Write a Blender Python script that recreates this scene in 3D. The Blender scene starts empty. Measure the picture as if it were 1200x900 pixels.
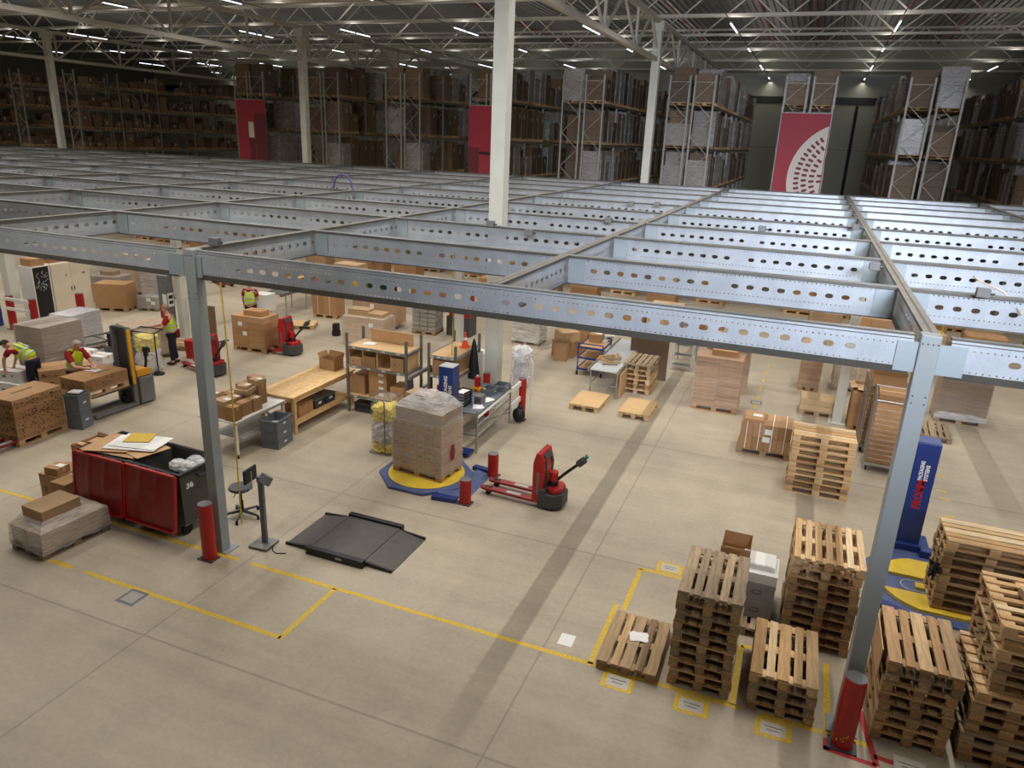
import bpy, math, random
from mathutils import Vector, Matrix
R = math.radians
random.seed(7)
sc = bpy.context.scene
col = sc.collection

# ---------------------------------------------------------------- camera
F_PX, HC = 857.2, 6.8
CR = ((0.92733711, 0.3721746, 0.03914025), (0.1531489, -0.28199229, -0.94711444), (-0.34145469, 0.88428865, -0.31850005))
cam_d = bpy.data.cameras.new('camera'); cam = bpy.data.objects.new('camera', cam_d); col.objects.link(cam)
cam_d.sensor_width = 36; cam_d.lens = F_PX / 1200 * 36; cam_d.clip_end = 300
mw = Matrix.Identity(4)
for i in range(3):
    mw[i][0] = CR[0][i]; mw[i][1] = -CR[1][i]; mw[i][2] = -CR[2][i]
mw[2][3] = HC
cam.matrix_world = mw
sc.camera = cam
def ray(u, v):
    a = ((u - 600) / F_PX, (v - 450) / F_PX, 1.0)
    return Vector([sum(CR[r][k] * a[r] for r in range(3)) for k in range(3)])
def G(u, v, z=0.0):
    """point of the room at height z that the photograph shows at (u, v)"""
    d = ray(u, v); t = (z - HC) / d.z
    return Vector((d.x * t, d.y * t, z))
def PX(p):
    q = Vector(p) - Vector((0, 0, HC)); c = [sum(CR[r][k] * q[k] for k in range(3)) for r in range(3)]
    return c[0] / c[2] * F_PX + 600, c[1] / c[2] * F_PX + 450, c[2]
def inview(p, m=40):
    u, v, w = PX(p)
    return w > 0.3 and -m < u < 1200 + m and -m < v < 900 + m
def ang(a, b): return math.atan2(b.y - a.y, b.x - a.x)

# ---------------------------------------------------------------- materials
def s2l(c):
    return tuple((x / 12.92 if x <= .04045 else ((x + .055) / 1.055) ** 2.4) for x in (k / 255 for k in c)) + (1,)
class NT:
    def __init__(s, name):
        s.m = bpy.data.materials.new(name); s.m.use_nodes = True; s.t = s.m.node_tree; s.n = s.t.nodes
        s.b = s.n['Principled BSDF']; s.out = s.n['Material Output']
    def N(s, t, **k):
        n = s.n.new(t)
        for a, v in k.items():
            if a in n.inputs.keys(): n.inputs[a].default_value = v
            else: setattr(n, a, v)
        return n
    def L(s, a, b): s.t.links.new(a, b)
    def math(s, op, a, b=None, c=None):
        n = s.n.new('ShaderNodeMath'); n.operation = op
        for i, x in enumerate((a, b, c)):
            if x is None: continue
            if isinstance(x, (int, float)): n.inputs[i].default_value = x
            else: s.L(x, n.inputs[i])
        return n.outputs[0]
    def mix(s, fac, a, b, blend='MIX'):
        n = s.n.new('ShaderNodeMix'); n.data_type = 'RGBA'; n.blend_type = blend
        for i, x in ((0, fac), (6, a), (7, b)):
            if isinstance(x, (int, float, tuple)): n.inputs[i].default_value = x
            else: s.L(x, n.inputs[i])
        return n.outputs[2]
    def noise(s, scale, detail=3, vec=None, rough=.55):
        n = s.N('ShaderNodeTexNoise'); n.inputs['Scale'].default_value = scale; n.inputs['Detail'].default_value = detail
        n.inputs['Roughness'].default_value = rough
        if vec is not None: s.L(vec, n.inputs['Vector'])
        return n.outputs[0]
    def ramp(s, fac, stops):
        n = s.n.new('ShaderNodeValToRGB'); e = n.color_ramp.elements
        while len(e) < len(stops): e.new(.5)
        for q, (p, c) in zip(e, stops): q.position = p; q.color = c if isinstance(c, tuple) and len(c) == 4 else s2l(c)
        s.L(fac, n.inputs[0]); return n.outputs[0]
    def objc(s, sc3=None):
        tc = s.n.new('ShaderNodeTexCoord'); o = tc.outputs['Object']
        if sc3:
            mp = s.n.new('ShaderNodeMapping'); mp.inputs['Scale'].default_value = sc3; s.L(o, mp.inputs[0]); o = mp.outputs[0]
        return o
    def rnd(s): return s.n.new('ShaderNodeObjectInfo').outputs['Random']
    def bump(s, h, strength=.3, dist=.01):
        b = s.n.new('ShaderNodeBump'); b.inputs['Strength'].default_value = strength; b.inputs['Distance'].default_value = dist
        s.L(h, b.inputs['Height']); s.L(b.outputs[0], s.b.inputs['Normal'])
    def base(s, c):
        if isinstance(c, tuple): s.b.inputs['Base Color'].default_value = c
        else: s.L(c, s.b.inputs['Base Color'])
    def set(s, rough=.6, metal=0., spec=None):
        s.b.inputs['Roughness'].default_value = rough; s.b.inputs['Metallic'].default_value = metal
        if spec is not None: s.b.inputs['Specular IOR Level'].default_value = spec
M = {}
def paint(name, c, rough=.5, metal=0., var=.12, scale=6.):
    t = NT(name); o = t.objc(); n = t.noise(scale, 4, o)
    k = s2l(c); d = tuple(x * (1 - var) for x in k[:3]) + (1,); l = tuple(min(1, x * (1 + var)) for x in k[:3]) + (1,)
    t.base(t.ramp(n, [(.3, d), (.7, l)])); t.set(rough, metal); M[name] = t.m; return t.m
def varied(name, cols, rough=.75, scale3=(3, 3, 3), nvar=.3, bump=0.):
    """colour picked per object, with a grain of noise"""
    t = NT(name); r = t.rnd(); base = t.ramp(r, [(i / max(1, len(cols) - 1), c) for i, c in enumerate(cols)])
    n = t.noise(1., 5, t.objc(scale3), .65)
    g = t.ramp(n, [(.3, (1 - nvar,) * 3 + (1,)), (.7, (1 + nvar * .25,) * 3 + (1,))])
    t.base(t.mix(1., base, g, 'MULTIPLY')); t.set(rough, 0)
    if bump: t.bump(n, bump, .004)
    M[name] = t.m; return t.m

paint('column_grey', (150, 157, 158), .45, .0, .05, 2)
paint('column_cream', (205, 204, 192), .5, 0, .05, 2)
paint('truss_grey', (196, 192, 180), .55, 0, .06, 1)
paint('rack_steel', (150, 148, 142), .5, .3, .15, 2)
paint('rack_beam', (126, 120, 106), .5, .2, .15, 2)
paint('red', (176, 26, 22), .38, 0, .12, 5)
paint('red_dark', (140, 32, 30), .45, 0, .1, 3)
paint('red_lid', (146, 34, 30), .4, 0, .12, 3)
paint('blue', (26, 52, 118), .4, 0, .1, 5)
paint('blue_grey', (78, 92, 136), .5, 0, .15, 8)
paint('yellow', (222, 190, 60), .5, 0, .12, 5)
paint('yellow_hot', (240, 170, 20), .42, 0, .06, 5)
paint('tape_yellow', (214, 178, 52), .6, 0, .22, 30)
paint('tape_red', (176, 48, 50), .6, 0, .2, 30)
paint('black', (24, 24, 26), .5, 0, .2, 8)
paint('rubber', (16, 16, 17), .8, 0, .2, 8)
paint('dark_grey', (66, 66, 66), .5, 0, .12, 6)
paint('mid_grey', (112, 112, 112), .5, 0, .1, 6)
paint('box_grey', (158, 158, 160), .6, 0, .05, 6)
paint('tote_grey', (104, 110, 116), .55, 0, .1, 6)
paint('light_grey', (176, 176, 172), .5, 0, .06, 6)
paint('white', (232, 230, 224), .55, 0, .03, 6)
paint('cream', (216, 204, 180), .45, 0, .04, 2)
paint('steel', (168, 168, 166), .35, .75, .1, 5)
paint('steel_rough', (128, 128, 124), .5, .55, .15, 5)
paint('bin_grey', (72, 70, 66), .55, 0, .1, 4)
paint('green_dark', (22, 58, 38), .6, 0, .15, 5)
paint('navy_cloth', (26, 28, 44), .9, 0, .2, 14)
paint('red_cloth', (150, 26, 30), .9, 0, .15, 14)
paint('vest_yellow', (212, 232, 40), .8, 0, .08, 14)
paint('reflective', (200, 204, 200), .4, .2, .05, 14)
paint('skin', (214, 160, 132), .6, 0, .06, 20)
paint('hair_grey', (196, 178, 172), .9, 0, .12, 60)
paint('hair_brown', (150, 116, 82), .9, 0, .2, 60)
paint('hair_dark', (70, 56, 46), .9, 0, .2, 60)
paint('pipe_red', (128, 34, 30), .5, 0, .1, 3)
paint('deck', (104, 101, 96), .6, .1, .12, .6)
paint('wall_panel', (150, 150, 134), .6, 0, .05, .4)
paint('wall_grey', (120, 118, 108), .7, 0, .08, .4)
paint('banner_red', (158, 42, 58), .6, 0, .06, 1)
paint('banner_dark', (104, 36, 46), .6, 0, .08, 1)
paint('banner_white', (214, 204, 196), .6, 0, .04, 1)
paint('banner_oval', (116, 48, 56), .6, 0, .1, 3)
paint('black_plate', (84, 80, 76), .55, .2, .15, 7)
paint('purple', (70, 60, 130), .5, 0, .1, 5)
paint('blue_sign', (40, 74, 150), .5, 0, .1, 5)
paint('orange', (230, 84, 40), .5, 0, .1, 5)
paint('plastic_yellow', (226, 206, 96), .5, 0, .25, 30)
paint('plastic_white', (206, 203, 200), .4, 0, .3, 26)
paint('print_grey', (120, 116, 110), .7, 0, .1, 20)
paint('print_black', (44, 40, 38), .7, 0, .1, 20)
paint('teal', (40, 130, 140), .5, 0, .1, 20)
paint('sign_white', (196, 188, 176), .75, 0, .08, 20)
paint('paper', (234, 232, 228), .7, 0, .03, 20)
paint('label_grey', (168, 160, 150), .7, 0, .1, 20)
paint('kraft_sheet', (196, 156, 112), .8, 0, .08, 6)
paint('wood_bench', (222, 184, 128), .6, 0, .14, 9)
paint('board', (208, 172, 122), .7, 0, .06, 3)
CB = [(150, 112, 72), (176, 134, 90), (190, 146, 100), (166, 126, 86), (186, 148, 108)]
varied('cardboard', CB, .8, (5, 5, 5), .1)
varied('cardboard_pale', [(186, 152, 112), (202, 170, 130), (194, 160, 122)], .8, (5, 5, 5), .1)
varied('cardboard_dull', [(118, 92, 66), (134, 106, 76), (112, 92, 72), (142, 116, 86), (126, 108, 92)], .7, (5, 5, 5), .15)
varied('wood_new', [(226, 192, 142), (204, 158, 104), (236, 208, 164), (190, 148, 98), (222, 184, 132)], .75, (3, 26, 26), .35, .25)
varied('wood_newy', [(226, 192, 142), (212, 172, 120), (232, 202, 156), (204, 164, 112)], .75, (26, 3, 26), .35, .25)
varied('wood_mid', [(206, 170, 120), (160, 126, 86), (220, 188, 140), (146, 118, 86), (196, 150, 98), (178, 152, 118)], .8, (3, 26, 26), .4, .3)
varied('wood_midy', [(196, 162, 114), (156, 124, 86), (212, 180, 134), (150, 120, 86)], .8, (26, 3, 26), .4, .3)
varied('wood_old', [(186, 160, 126), (158, 136, 108), (196, 172, 138), (146, 126, 100), (174, 150, 120)], .85, (3, 26, 26), .5, .35)
varied('wood_oldy', [(164, 142, 112), (148, 126, 102), (174, 152, 120), (136, 116, 94)], .85, (26, 3, 26), .5, .35)
varied('wrap_beige', [(156, 132, 106), (170, 146, 118), (162, 138, 116), (176, 150, 120)], .35, (2, 2, 30), .22, .5)
varied('wrap_grey', [(150, 138, 126), (160, 148, 136), (140, 130, 120)], .28, (2, 2, 30), .25, .5)
varied('wrap_white', [(206, 202, 206), (214, 210, 208)], .35, (2, 2, 30), .2, .5)
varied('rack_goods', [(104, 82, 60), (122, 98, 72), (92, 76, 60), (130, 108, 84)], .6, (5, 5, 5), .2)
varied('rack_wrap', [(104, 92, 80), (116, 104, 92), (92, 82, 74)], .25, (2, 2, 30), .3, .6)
varied('carton_white', [(222, 218, 214), (230, 226, 222)], .6, (4, 4, 8), .08)

def film(name, alpha, c=(235, 232, 228)):
    t = NT(name); o = t.objc((3, 3, 22)); n = t.noise(1., 6, o, .7)
    t.base(s2l(c)); t.set(.22, 0, .7); t.bump(n, .9, .03)
    tr = t.N('ShaderNodeBsdfTransparent'); mx = t.N('ShaderNodeMixShader')
    f = t.ramp(n, [(.35, (alpha * .55,) * 3 + (1,)), (.7, (min(1, alpha * 1.7),) * 3 + (1,))])
    t.L(f, mx.inputs[0]); t.L(tr.outputs[0], mx.inputs[1]); t.L(t.b.outputs[0], mx.inputs[2])
    t.L(mx.outputs[0], t.out.inputs[0]); M[name] = t.m
film('stretch_film', .26)
film('film_thick', .55)
film('film_clear', .14)
film('film_mid', .4)

def galv(name, c1, c2, rough, metal, dots=False, hgt=.4):
    t = NT(name); o = t.objc(); n = t.noise(3., 5, o, .6); n2 = t.noise(40., 2, o)
    t.base(t.mix(.35, t.ramp(n, [(.3, c1), (.7, c2)]), t.ramp(n2, [(.3, c1), (.7, c2)]))); t.set(rough, metal)
    if dots:
        sx = t.N('ShaderNodeSeparateXYZ'); t.L(o, sx.inputs[0])
        fx = t.math('SUBTRACT', t.math('FRACT', t.math('MULTIPLY', sx.outputs[0], 1 / .06)), .5)
        fx = t.math('MULTIPLY', fx, .06)
        res = None
        for zc in (hgt - .075, .105):
            dz = t.math('SUBTRACT', sx.outputs[2], zc)
            d = t.math('SQRT', t.math('ADD', t.math('MULTIPLY', fx, fx), t.math('MULTIPLY', dz, dz)))
            h = t.math('LESS_THAN', d, .0085); res = h if res is None else t.math('MAXIMUM', res, h)
        tr = t.N('ShaderNodeBsdfTransparent'); mx = t.N('ShaderNodeMixShader')
        t.L(res, mx.inputs[0]); t.L(t.b.outputs[0], mx.inputs[1]); t.L(tr.outputs[0], mx.inputs[2]); t.L(mx.outputs[0], t.out.inputs[0])
    M[name] = t.m
galv('galv', (176, 183, 190), (204, 210, 217), .34, .35, True)
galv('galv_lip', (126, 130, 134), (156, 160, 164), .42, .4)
galv('galv_joist', (178, 184, 190), (206, 212, 218), .3, .4, True, .46)
galv('galv_shade', (84, 82, 78), (100, 98, 92), .5, .3)  # galvanised steel with the shade of lips and grooves put into its colour
galv('galv_top', (128, 130, 130), (156, 158, 158), .4, .5)
galv('galv_dusty', (118, 112, 102), (150, 146, 138), .5, .5)
galv('plate_blue', (150, 160, 164), (164, 174, 178), .45, .2)

def floor_mat():
    t = NT('concrete'); tc = t.N('ShaderNodeTexCoord'); o = tc.outputs['Object']
    n1 = t.noise(.22, 6, o, .6); n2 = t.noise(1.6, 6, o, .65); n3 = t.noise(14., 4, o, .6)
    mp = t.N('ShaderNodeMapping'); mp.inputs['Scale'].default_value = (.18, 2.2, 1); t.L(o, mp.inputs[0]); n4 = t.noise(1., 6, mp.outputs[0], .7)
    c = t.ramp(n1, [(.3, (160, 149, 130)), (.55, (179, 167, 147)), (.75, (190, 178, 157))])
    c = t.mix(.35, c, t.ramp(n2, [(.3, (142, 130, 111)), (.7, (200, 187, 163))]))
    c = t.mix(.22, c, t.ramp(n4, [(.3, (136, 123, 102)), (.65, (204, 190, 164))]))
    c = t.mix(.12, c, t.ramp(n3, [(.3, (118, 107, 89)), (.7, (208, 192, 168))]))
    sp = t.N('ShaderNodeSeparateXYZ'); t.L(o, sp.inputs[0])
    res = None
    for ax, vals, w in ((1, (6.15, 10.94, 16.2, 22.1, 28.), .018), (0, (-13.2, -7.75, -2.55, 2.7, -18.5, -24.), .014)):
        for v in vals:
            h = t.math('LESS_THAN', t.math('ABSOLUTE', t.math('SUBTRACT', sp.outputs[ax], v)), w)
            res = h if res is None else t.math('MAXIMUM', res, h)
    res = t.math('MULTIPLY', res, .36)
    c = t.mix(res, c, s2l((96, 88, 76)))
    t.base(c); t.L(t.ramp(n2, [(.3, (.42,) * 3 + (1,)), (.7, (.62,) * 3 + (1,))]), t.b.inputs['Roughness'])
    t.b.inputs['Specular IOR Level'].default_value = .4; t.bump(n3, .06, .004); M['concrete'] = t.m
floor_mat()
def emit(name, c, s):
    t = NT(name); e = t.N('ShaderNodeEmission'); e.inputs[0].default_value = s2l(c); e.inputs[1].default_value = s
    t.L(e.outputs[0], t.out.inputs[0]); M[name] = t.m
emit('led', (240, 245, 255), 9.)
emit('screen', (190, 205, 215), .5)

# ---------------------------------------------------------------- mesh builder
class MB:
    def __init__(s): s.v = []; s.f = []; s.m = []
    def add(s, v, f, mi=0):
        k = len(s.v); s.v += [tuple(x) for x in v]; s.f += [tuple(i + k for i in q) for q in f]; s.m += [mi] * len(f); return s
    def box(s, c, d, rz=0., mi=0, tilt=None):
        x, y, z = d[0] / 2, d[1] / 2, d[2] / 2
        P = [Vector((a, b, e)) for e in (-z, z) for a, b in ((-x, -y), (x, -y), (x, y), (-x, y))]
        if tilt: P = [tilt @ p for p in P]
        if rz: q = Matrix.Rotation(rz, 3, 'Z'); P = [q @ p for p in P]
        c = Vector(c)
        return s.add([p + c for p in P], [(3, 2, 1, 0), (4, 5, 6, 7), (0, 1, 5, 4), (1, 2, 6, 5), (2, 3, 7, 6), (3, 0, 4, 7)], mi)
    def bar(s, a, b, w, h=None, mi=0, up=(0, 0, 1)):
        a, b = Vector(a), Vector(b); h = h or w; d = (b - a).normalized(); u = Vector(up)
        if abs(d.dot(u)) > .98: u = Vector((0, 1, 0))
        x = d.cross(u).normalized() * w / 2; y = x.cross(d).normalized() * h / 2
        P = [e + p for e in (a, b) for p in (-x - y, x - y, x + y, -x + y)]
        return s.add(P, [(0, 1, 2, 3), (7, 6, 5, 4), (0, 4, 5, 1), (1, 5, 6, 2), (2, 6, 7, 3), (3, 7, 4, 0)], mi)
    def tube(s, pts, r, n=8, mi=0, caps=True):
        pts = [Vector(p) for p in pts]; rs = r if isinstance(r, (list, tuple)) else [r] * len(pts); V = []; F = []
        px = None
        for i, p in enumerate(pts):
            d = (pts[min(i + 1, len(pts) - 1)] - pts[max(i - 1, 0)]).normalized()
            if px is None:
                u = Vector((0, 0, 1)) if abs(d.z) < .9 else Vector((1, 0, 0)); px = d.cross(u).normalized()
            else: px = (px - d * px.dot(d)).normalized()
            py = d.cross(px)
            V += [p + (px * math.cos(2 * math.pi * k / n) + py * math.sin(2 * math.pi * k / n)) * rs[i] for k in range(n)]
        for i in range(len(pts) - 1):
            for k in range(n):
                a, b = i * n + k, i * n + (k + 1) % n; F.append((a, b, b + n, a + n))
        if caps: F.append(tuple(range(n - 1, -1, -1))); F.append(tuple(range((len(pts) - 1) * n, len(pts) * n)))
        return s.add(V, F, mi)
    def cyl(s, c, r, h, n=16, mi=0): c = Vector(c); return s.tube([c, c + Vector((0, 0, h))], r, n, mi)
    def prism(s, poly, z0, z1, mi=0):
        n = len(poly); V = [(x, y, z0) for x, y in poly] + [(x, y, z1) for x, y in poly]
        return s.add(V, [tuple(range(n - 1, -1, -1)), tuple(range(n, 2 * n))] + [(k, (k + 1) % n, (k + 1) % n + n, k + n) for k in range(n)], mi)
    def side(s, poly, x0, x1, mi=0):
        """a (y, z) outline pushed along x"""
        n = len(poly); V = [(x0, y, z) for y, z in poly] + [(x1, y, z) for y, z in poly]
        return s.add(V, [tuple(range(n)), tuple(range(2 * n - 1, n - 1, -1))] + [(k + n, (k + 1) % n + n, (k + 1) % n, k) for k in range(n)], mi)
    def lathe(s, prof, c=(0, 0, 0), n=14, mi=0):
        c = Vector(c); V = []; F = []
        for r, z in prof: V += [c + Vector((r * math.cos(2 * math.pi * k / n), r * math.sin(2 * math.pi * k / n), z)) for k in range(n)]
        for i in range(len(prof) - 1):
            for k in range(n):
                a, b = i * n + k, i * n + (k + 1) % n; F.append((a, b, b + n, a + n))
        F.append(tuple(range(n - 1, -1, -1))); F.append(tuple(range((len(prof) - 1) * n, len(prof) * n)))
        return s.add(V, F, mi)
    def ball(s, c, r, sc3=(1, 1, 1), n=10, mi=0):
        prof = [(max(1e-4, math.sin(math.pi * i / n)) * r, -math.cos(math.pi * i / n) * r) for i in range(n + 1)]
        k = len(s.v); s.lathe(prof, (0, 0, 0), n + 4, mi)
        for i in range(k, len(s.v)): x, y, z = s.v[i]; s.v[i] = (x * sc3[0] + c[0], y * sc3[1] + c[1], z * sc3[2] + c[2])
        return s
    def mesh(s, name, mats):
        me = bpy.data.meshes.new(name); me.from_pydata(s.v, [], s.f)
        for m in (mats if isinstance(mats, (list, tuple)) else [mats]): me.materials.append(M[m])
        if any(s.m): me.polygons.foreach_set('material_index', s.m)
        me.update(); return me
def ob(name, me, parent=None, loc=(0, 0, 0), rz=0.):
    o = bpy.data.objects.new(name, me); col.objects.link(o); o.parent = parent; o.location = loc
    if rz: o.rotation_euler = (0, 0, rz)
    return o
def mk(mb, name, mats, parent=None, loc=(0, 0, 0), rz=0., bev=0., smooth=False):
    me = mb.mesh(name, mats); o = ob(name, me, parent, loc, rz)
    if smooth:
        me.polygons.foreach_set('use_smooth', [True] * len(me.polygons)); me.set_sharp_from_angle(angle=R(38))
    if bev:
        b = o.modifiers.new('bevel', 'BEVEL'); b.width = bev; b.segments = 2; b.limit_method = 'ANGLE'; b.harden_normals = False
    return o
def thing(name, label, cat, loc=(0, 0, 0), rz=0., group=None):
    return tag(ob(name, None, None, loc, rz), label, cat, group)
def tag(o, label, cat, group=None, kind=None):
    o['label'] = label; o['category'] = cat
    if group: o['group'] = group
    if kind: o['kind'] = kind
    return o
def struct(mb, name, mats, **k):
    o = mk(mb, name, mats, **k); o['kind'] = 'structure'; return o
def clone(root, loc, rz, label, group=None):
    r = root.copy(); col.objects.link(r); r.location = loc; r.rotation_euler = (0, 0, rz)
    if label: r['label'] = label
    if group: r['group'] = group
    for ch in list(root.children):
        c = ch.copy(); col.objects.link(c); c.parent = r
        for g in list(ch.children):
            d = g.copy(); col.objects.link(d); d.parent = c
    return r
ORD = ['zeroth', 'first', 'second', 'third', 'fourth', 'fifth', 'sixth', 'seventh', 'eighth', 'ninth', 'tenth', 'eleventh', 'twelfth', 'thirteenth',
       'fourteenth', 'fifteenth', 'sixteenth', 'seventeenth', 'eighteenth', 'nineteenth', 'twentieth', 'twenty-first', 'twenty-second', 'twenty-third', 'twenty-fourth',
       'twenty-fifth', 'twenty-sixth', 'twenty-seventh', 'twenty-eighth', 'twenty-ninth', 'thirtieth']
# ================================================================ the hall
YW, XL, XR = 63.0, -66.0, 26.0
struct(MB().box(((XL + XR) / 2, 26, -.1), (XR - XL, 76, .2)), 'floor', 'concrete')
w = MB().box(((XL + XR) / 2, YW + .1, 7.5), (XR - XL, .2, 15))
for k in range(31): w.box((XL + 3 * k + .45, YW - .004, 5), (.05, .02, 10), mi=1)
for z in (3.4, 6.9): w.box(((XL + XR) / 2, YW - .004, z), (XR - XL, .02, .05), mi=1)
w.box(((XL + XR) / 2, YW - .03, 10.35), (XR - XL, .1, .5), mi=2)
struct(w, 'wall_back', ['wall_panel', 'wall_grey', 'black'])
mk(MB().tube([(2.05, YW - .25, 0), (2.05, YW - .25, 10.0)], .11, 10), 'downpipe', 'black')
tag(bpy.data.objects['downpipe'], 'black vertical downpipe on the pale end wall right of the emblem banner', 'pipe')
struct(MB().box((XL - .1, 26, 7.5), (.2, 76, 15)), 'wall_left', 'wall_grey')
struct(MB().box((XR + .1, 26, 7.5), (.2, 76, 15)), 'wall_right', 'wall_grey')
struct(MB().box(((XL + XR) / 2, -12.1, 7.5), (XR - XL, .2, 15)), 'wall_front', 'wall_grey')
# corrugated roof deck
V = []; n = 0; x = XL; F = []
zs = []
while x < XR:
    for dx, z in ((0, 14.3), (.14, 14.3), (.18, 14.4), (.32, 14.4)): zs.append((x + dx, z))
    x += .36
V = [(x, y, z) for y in (-12, YW) for x, z in zs]; k = len(zs)
deck = MB().add(V, [(i + 1, i, i + k, i + k + 1) for i in range(k - 1)])
struct(deck, 'ceiling', 'deck')
# roof trusses across the hall
def truss(y, zb, zt, x0, x1, step, name, label, along='x', ch=.11, wb=.06, group=None, fixed=0):
    P = (lambda a, z: (a, y, z)) if along == 'x' else (lambda a, z: (y, a, z))
    t = thing(name, label, 'truss', P((x0 + x1) / 2, zb), group=group)
    O = Vector(t.location); Q = lambda a, z: Vector(P(a, z)) - O
    mk(MB().bar(Q(x0, zb), Q(x1, zb), ch, ch), 'bottom_chord', 'truss_grey', t)
    mk(MB().bar(Q(x0, zt), Q(x1, zt), ch, ch), 'top_chord', 'truss_grey', t)
    n = int((x1 - x0) / step); proto = {}
    for i in range(n):
        a = x0 + i * step; s = i % 2
        if s not in proto: proto[s] = MB().bar(Vector(Q(0, zb if s == 0 else zt)) - Vector(Q(0, 0)), Vector(Q(step, zt if s == 0 else zb)) - Vector(Q(0, 0)), wb, wb).mesh('diagonal', 'truss_grey')
        ob('diagonal', proto[s], t, Q(a, 0))
    return t
for k in range(6):
    y = 29.8 + 5.96 * k
    truss(y, 12.16, 14.0, -65, 25, 2.25, 'roof_truss', 'pale steel roof truss spanning the hall, %s from the camera' % ORD[k + 1], group='roof trusses across the hall')
GX = [(-7.46, 'over the columns right of centre'), (-26.68, 'over the column left of centre'), (-45.9, 'over the far left column'), (11.75, 'beyond the right edge racks')]
for gx, d in GX:
    g = truss(gx, 10.4, 11.95, -2, 62, 2.39, 'roof_girder', 'deep pale lattice girder running into the depth %s' % d, 'y', .18, .09, 'main roof girders')
    pm = MB().bar((0, 0, 0), (0, 0, 1.55), .1).mesh('post', 'truss_grey')
    for j in range(13): ob('post', pm, g, (0, -2 + 4.78 * j - 30, 0))
# red sprinkler pipes under the deck
for i, px in enumerate((-20., -9., -4.2, -1.4, 3.2, 6.4)):
    o = mk(MB().tube([(0, 0, 0), (0, 60, 0)], .055, 8), 'sprinkler_pipe', 'pipe_red', None, (px, 2, 14.1))
    tag(o, 'thin red sprinkler pipe under the roof deck, %s from the left' % ORD[i + 1], 'pipe', 'red sprinkler pipes')
for k in range(5):
    o = mk(MB().tube([(-62, 0, 0), (22, 0, 0)], .05, 8), 'service_pipe', 'truss_grey', None, (0, 33 + 5.96 * k, 12.6)); tag(o, 'pale pipe hung across the hall between the roof trusses, %s from the camera' % ORD[k + 1], 'pipe', 'pale service pipes')
# building columns
def col_thing(x, y, w, z1, mat, label, cat='column', dep=None, name='roof_column'):
    t = thing(name, label, cat, (x, y, 0), group='cream roof columns' if 'roof' in name else 'mezzanine columns')
    mk(MB().box((0, 0, z1 / 2), (w, dep or w, z1)), 'shaft', mat, t, bev=.01)
    mk(MB().box((0, 0, .01), (w + .16, (dep or w) + .16, .02)), 'base_plate', mat, t)
    return t
for x, y, l in ((-7.1, 16.97, 'tall cream roof column rising through the near mezzanine at photo centre'), (-7.46, 35.66, 'slim cream roof column behind the mezzanine right of centre'),
                (-26.68, 35.66, 'slim cream roof column behind the mezzanine left of centre'), (-45.9, 35.66, 'slim cream roof column at the far left of the racks'), (-28.1, 18.8, 'cream roof column at the left edge below the mezzanine')):
    t = col_thing(x, y, .36, 11.9, 'column_cream', l)
    mk(MB().box((0, 0, 11.75), (.54, .54, .4)), 'head_bracket', 'column_cream', t)

# light strips: a housing and a glowing diffuser each
hm = MB().box((0, 0, .04), (.1, 1.3, .05)).mesh('housing', 'light_grey'); dm = MB().box((0, 0, -.005), (.05, 1.26, .03)).mesh('diffuser', 'led')
LX = [-7.46 + 3.2 + 6.4 * k for k in range(-8, 3)]; LY = [1.4 + 8.46 * j for j in range(8)]
num = 0
for i, x in enumerate(LX):
    for j, y in enumerate(LY):
        for q in ((0,) if j % 2 else (0, 1)):
            yy = y + 1.45 * q
            if not inview((x, yy, 11.68), 30): continue
            t = thing('led_light', 'white linear ceiling light, %s along the %s light row from the left' % (ORD[2 * j + q + 1], ORD[i + 1]), 'ceiling light', (x, yy, 11.68), group='linear ceiling lights')
            ob('housing', hm, t); ob('diffuser', dm, t)
def area(x, y, z, sx, sy, e, c=(255, 251, 245), rot=None, spread=None, name='strip_lamp'):
    l = bpy.data.lights.new(name, 'AREA'); l.shape = 'RECTANGLE'; l.size = sx; l.size_y = sy; l.energy = e; l.color = s2l(c)[:3]
    if spread: l.spread = R(spread)
    o = bpy.data.objects.new(name, l); col.objects.link(o); o.location = (x, y, z)
    if rot: o.rotation_euler = rot
    return o
KL = 1.0
for i, x in enumerate(LX):
    for j, y in enumerate(LY):
        if y < 31:
            e = 760 if x > -26 else 560
            if y < 6: e *= .12 if x < -6 else .26
            area(x, y + .8, 11.6, .08 if x > -8 else .7, 4., e * KL, spread=150)
        else: area(x, y + .8, 11.6, .3, 3.2, 66 * KL, spread=150)
    area(x, 36, 11.88, .3, 52, 900, rot=(math.pi, 0, 0), name='roof_fill_up')  # added upward fill lamp, brightens the trusses and deck
    o = mk(MB().box((0, 30, 0), (.035, 64, .03)), 'light_rail', 'mid_grey', None, (x, 0, 11.76)); tag(o, 'thin trunking rail carrying the %s light row from the left' % ORD[i + 1], 'rail', 'light rails')
# unseen fill lamps added behind the camera to brighten the mezzanine steel
for fx, fe, fc in ((3.5, 900, (230, 239, 255)), (9., 520, (230, 239, 255)), (-7, 300, (250, 248, 244))):
    o = area(fx, -8, 9.6, 4, 1.2, fe, fc, name='steel_fill', spread=38)
    o.rotation_euler = (Vector((fx - 5.5, 20, 5.9)) - o.location).to_track_quat('-Z', 'Y').to_euler()
w = bpy.data.worlds.new('World'); sc.world = w; w.use_nodes = True
w.node_tree.nodes['Background'].inputs[0].default_value = s2l((200, 205, 215)); w.node_tree.nodes['Background'].inputs[1].default_value = .15

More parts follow.
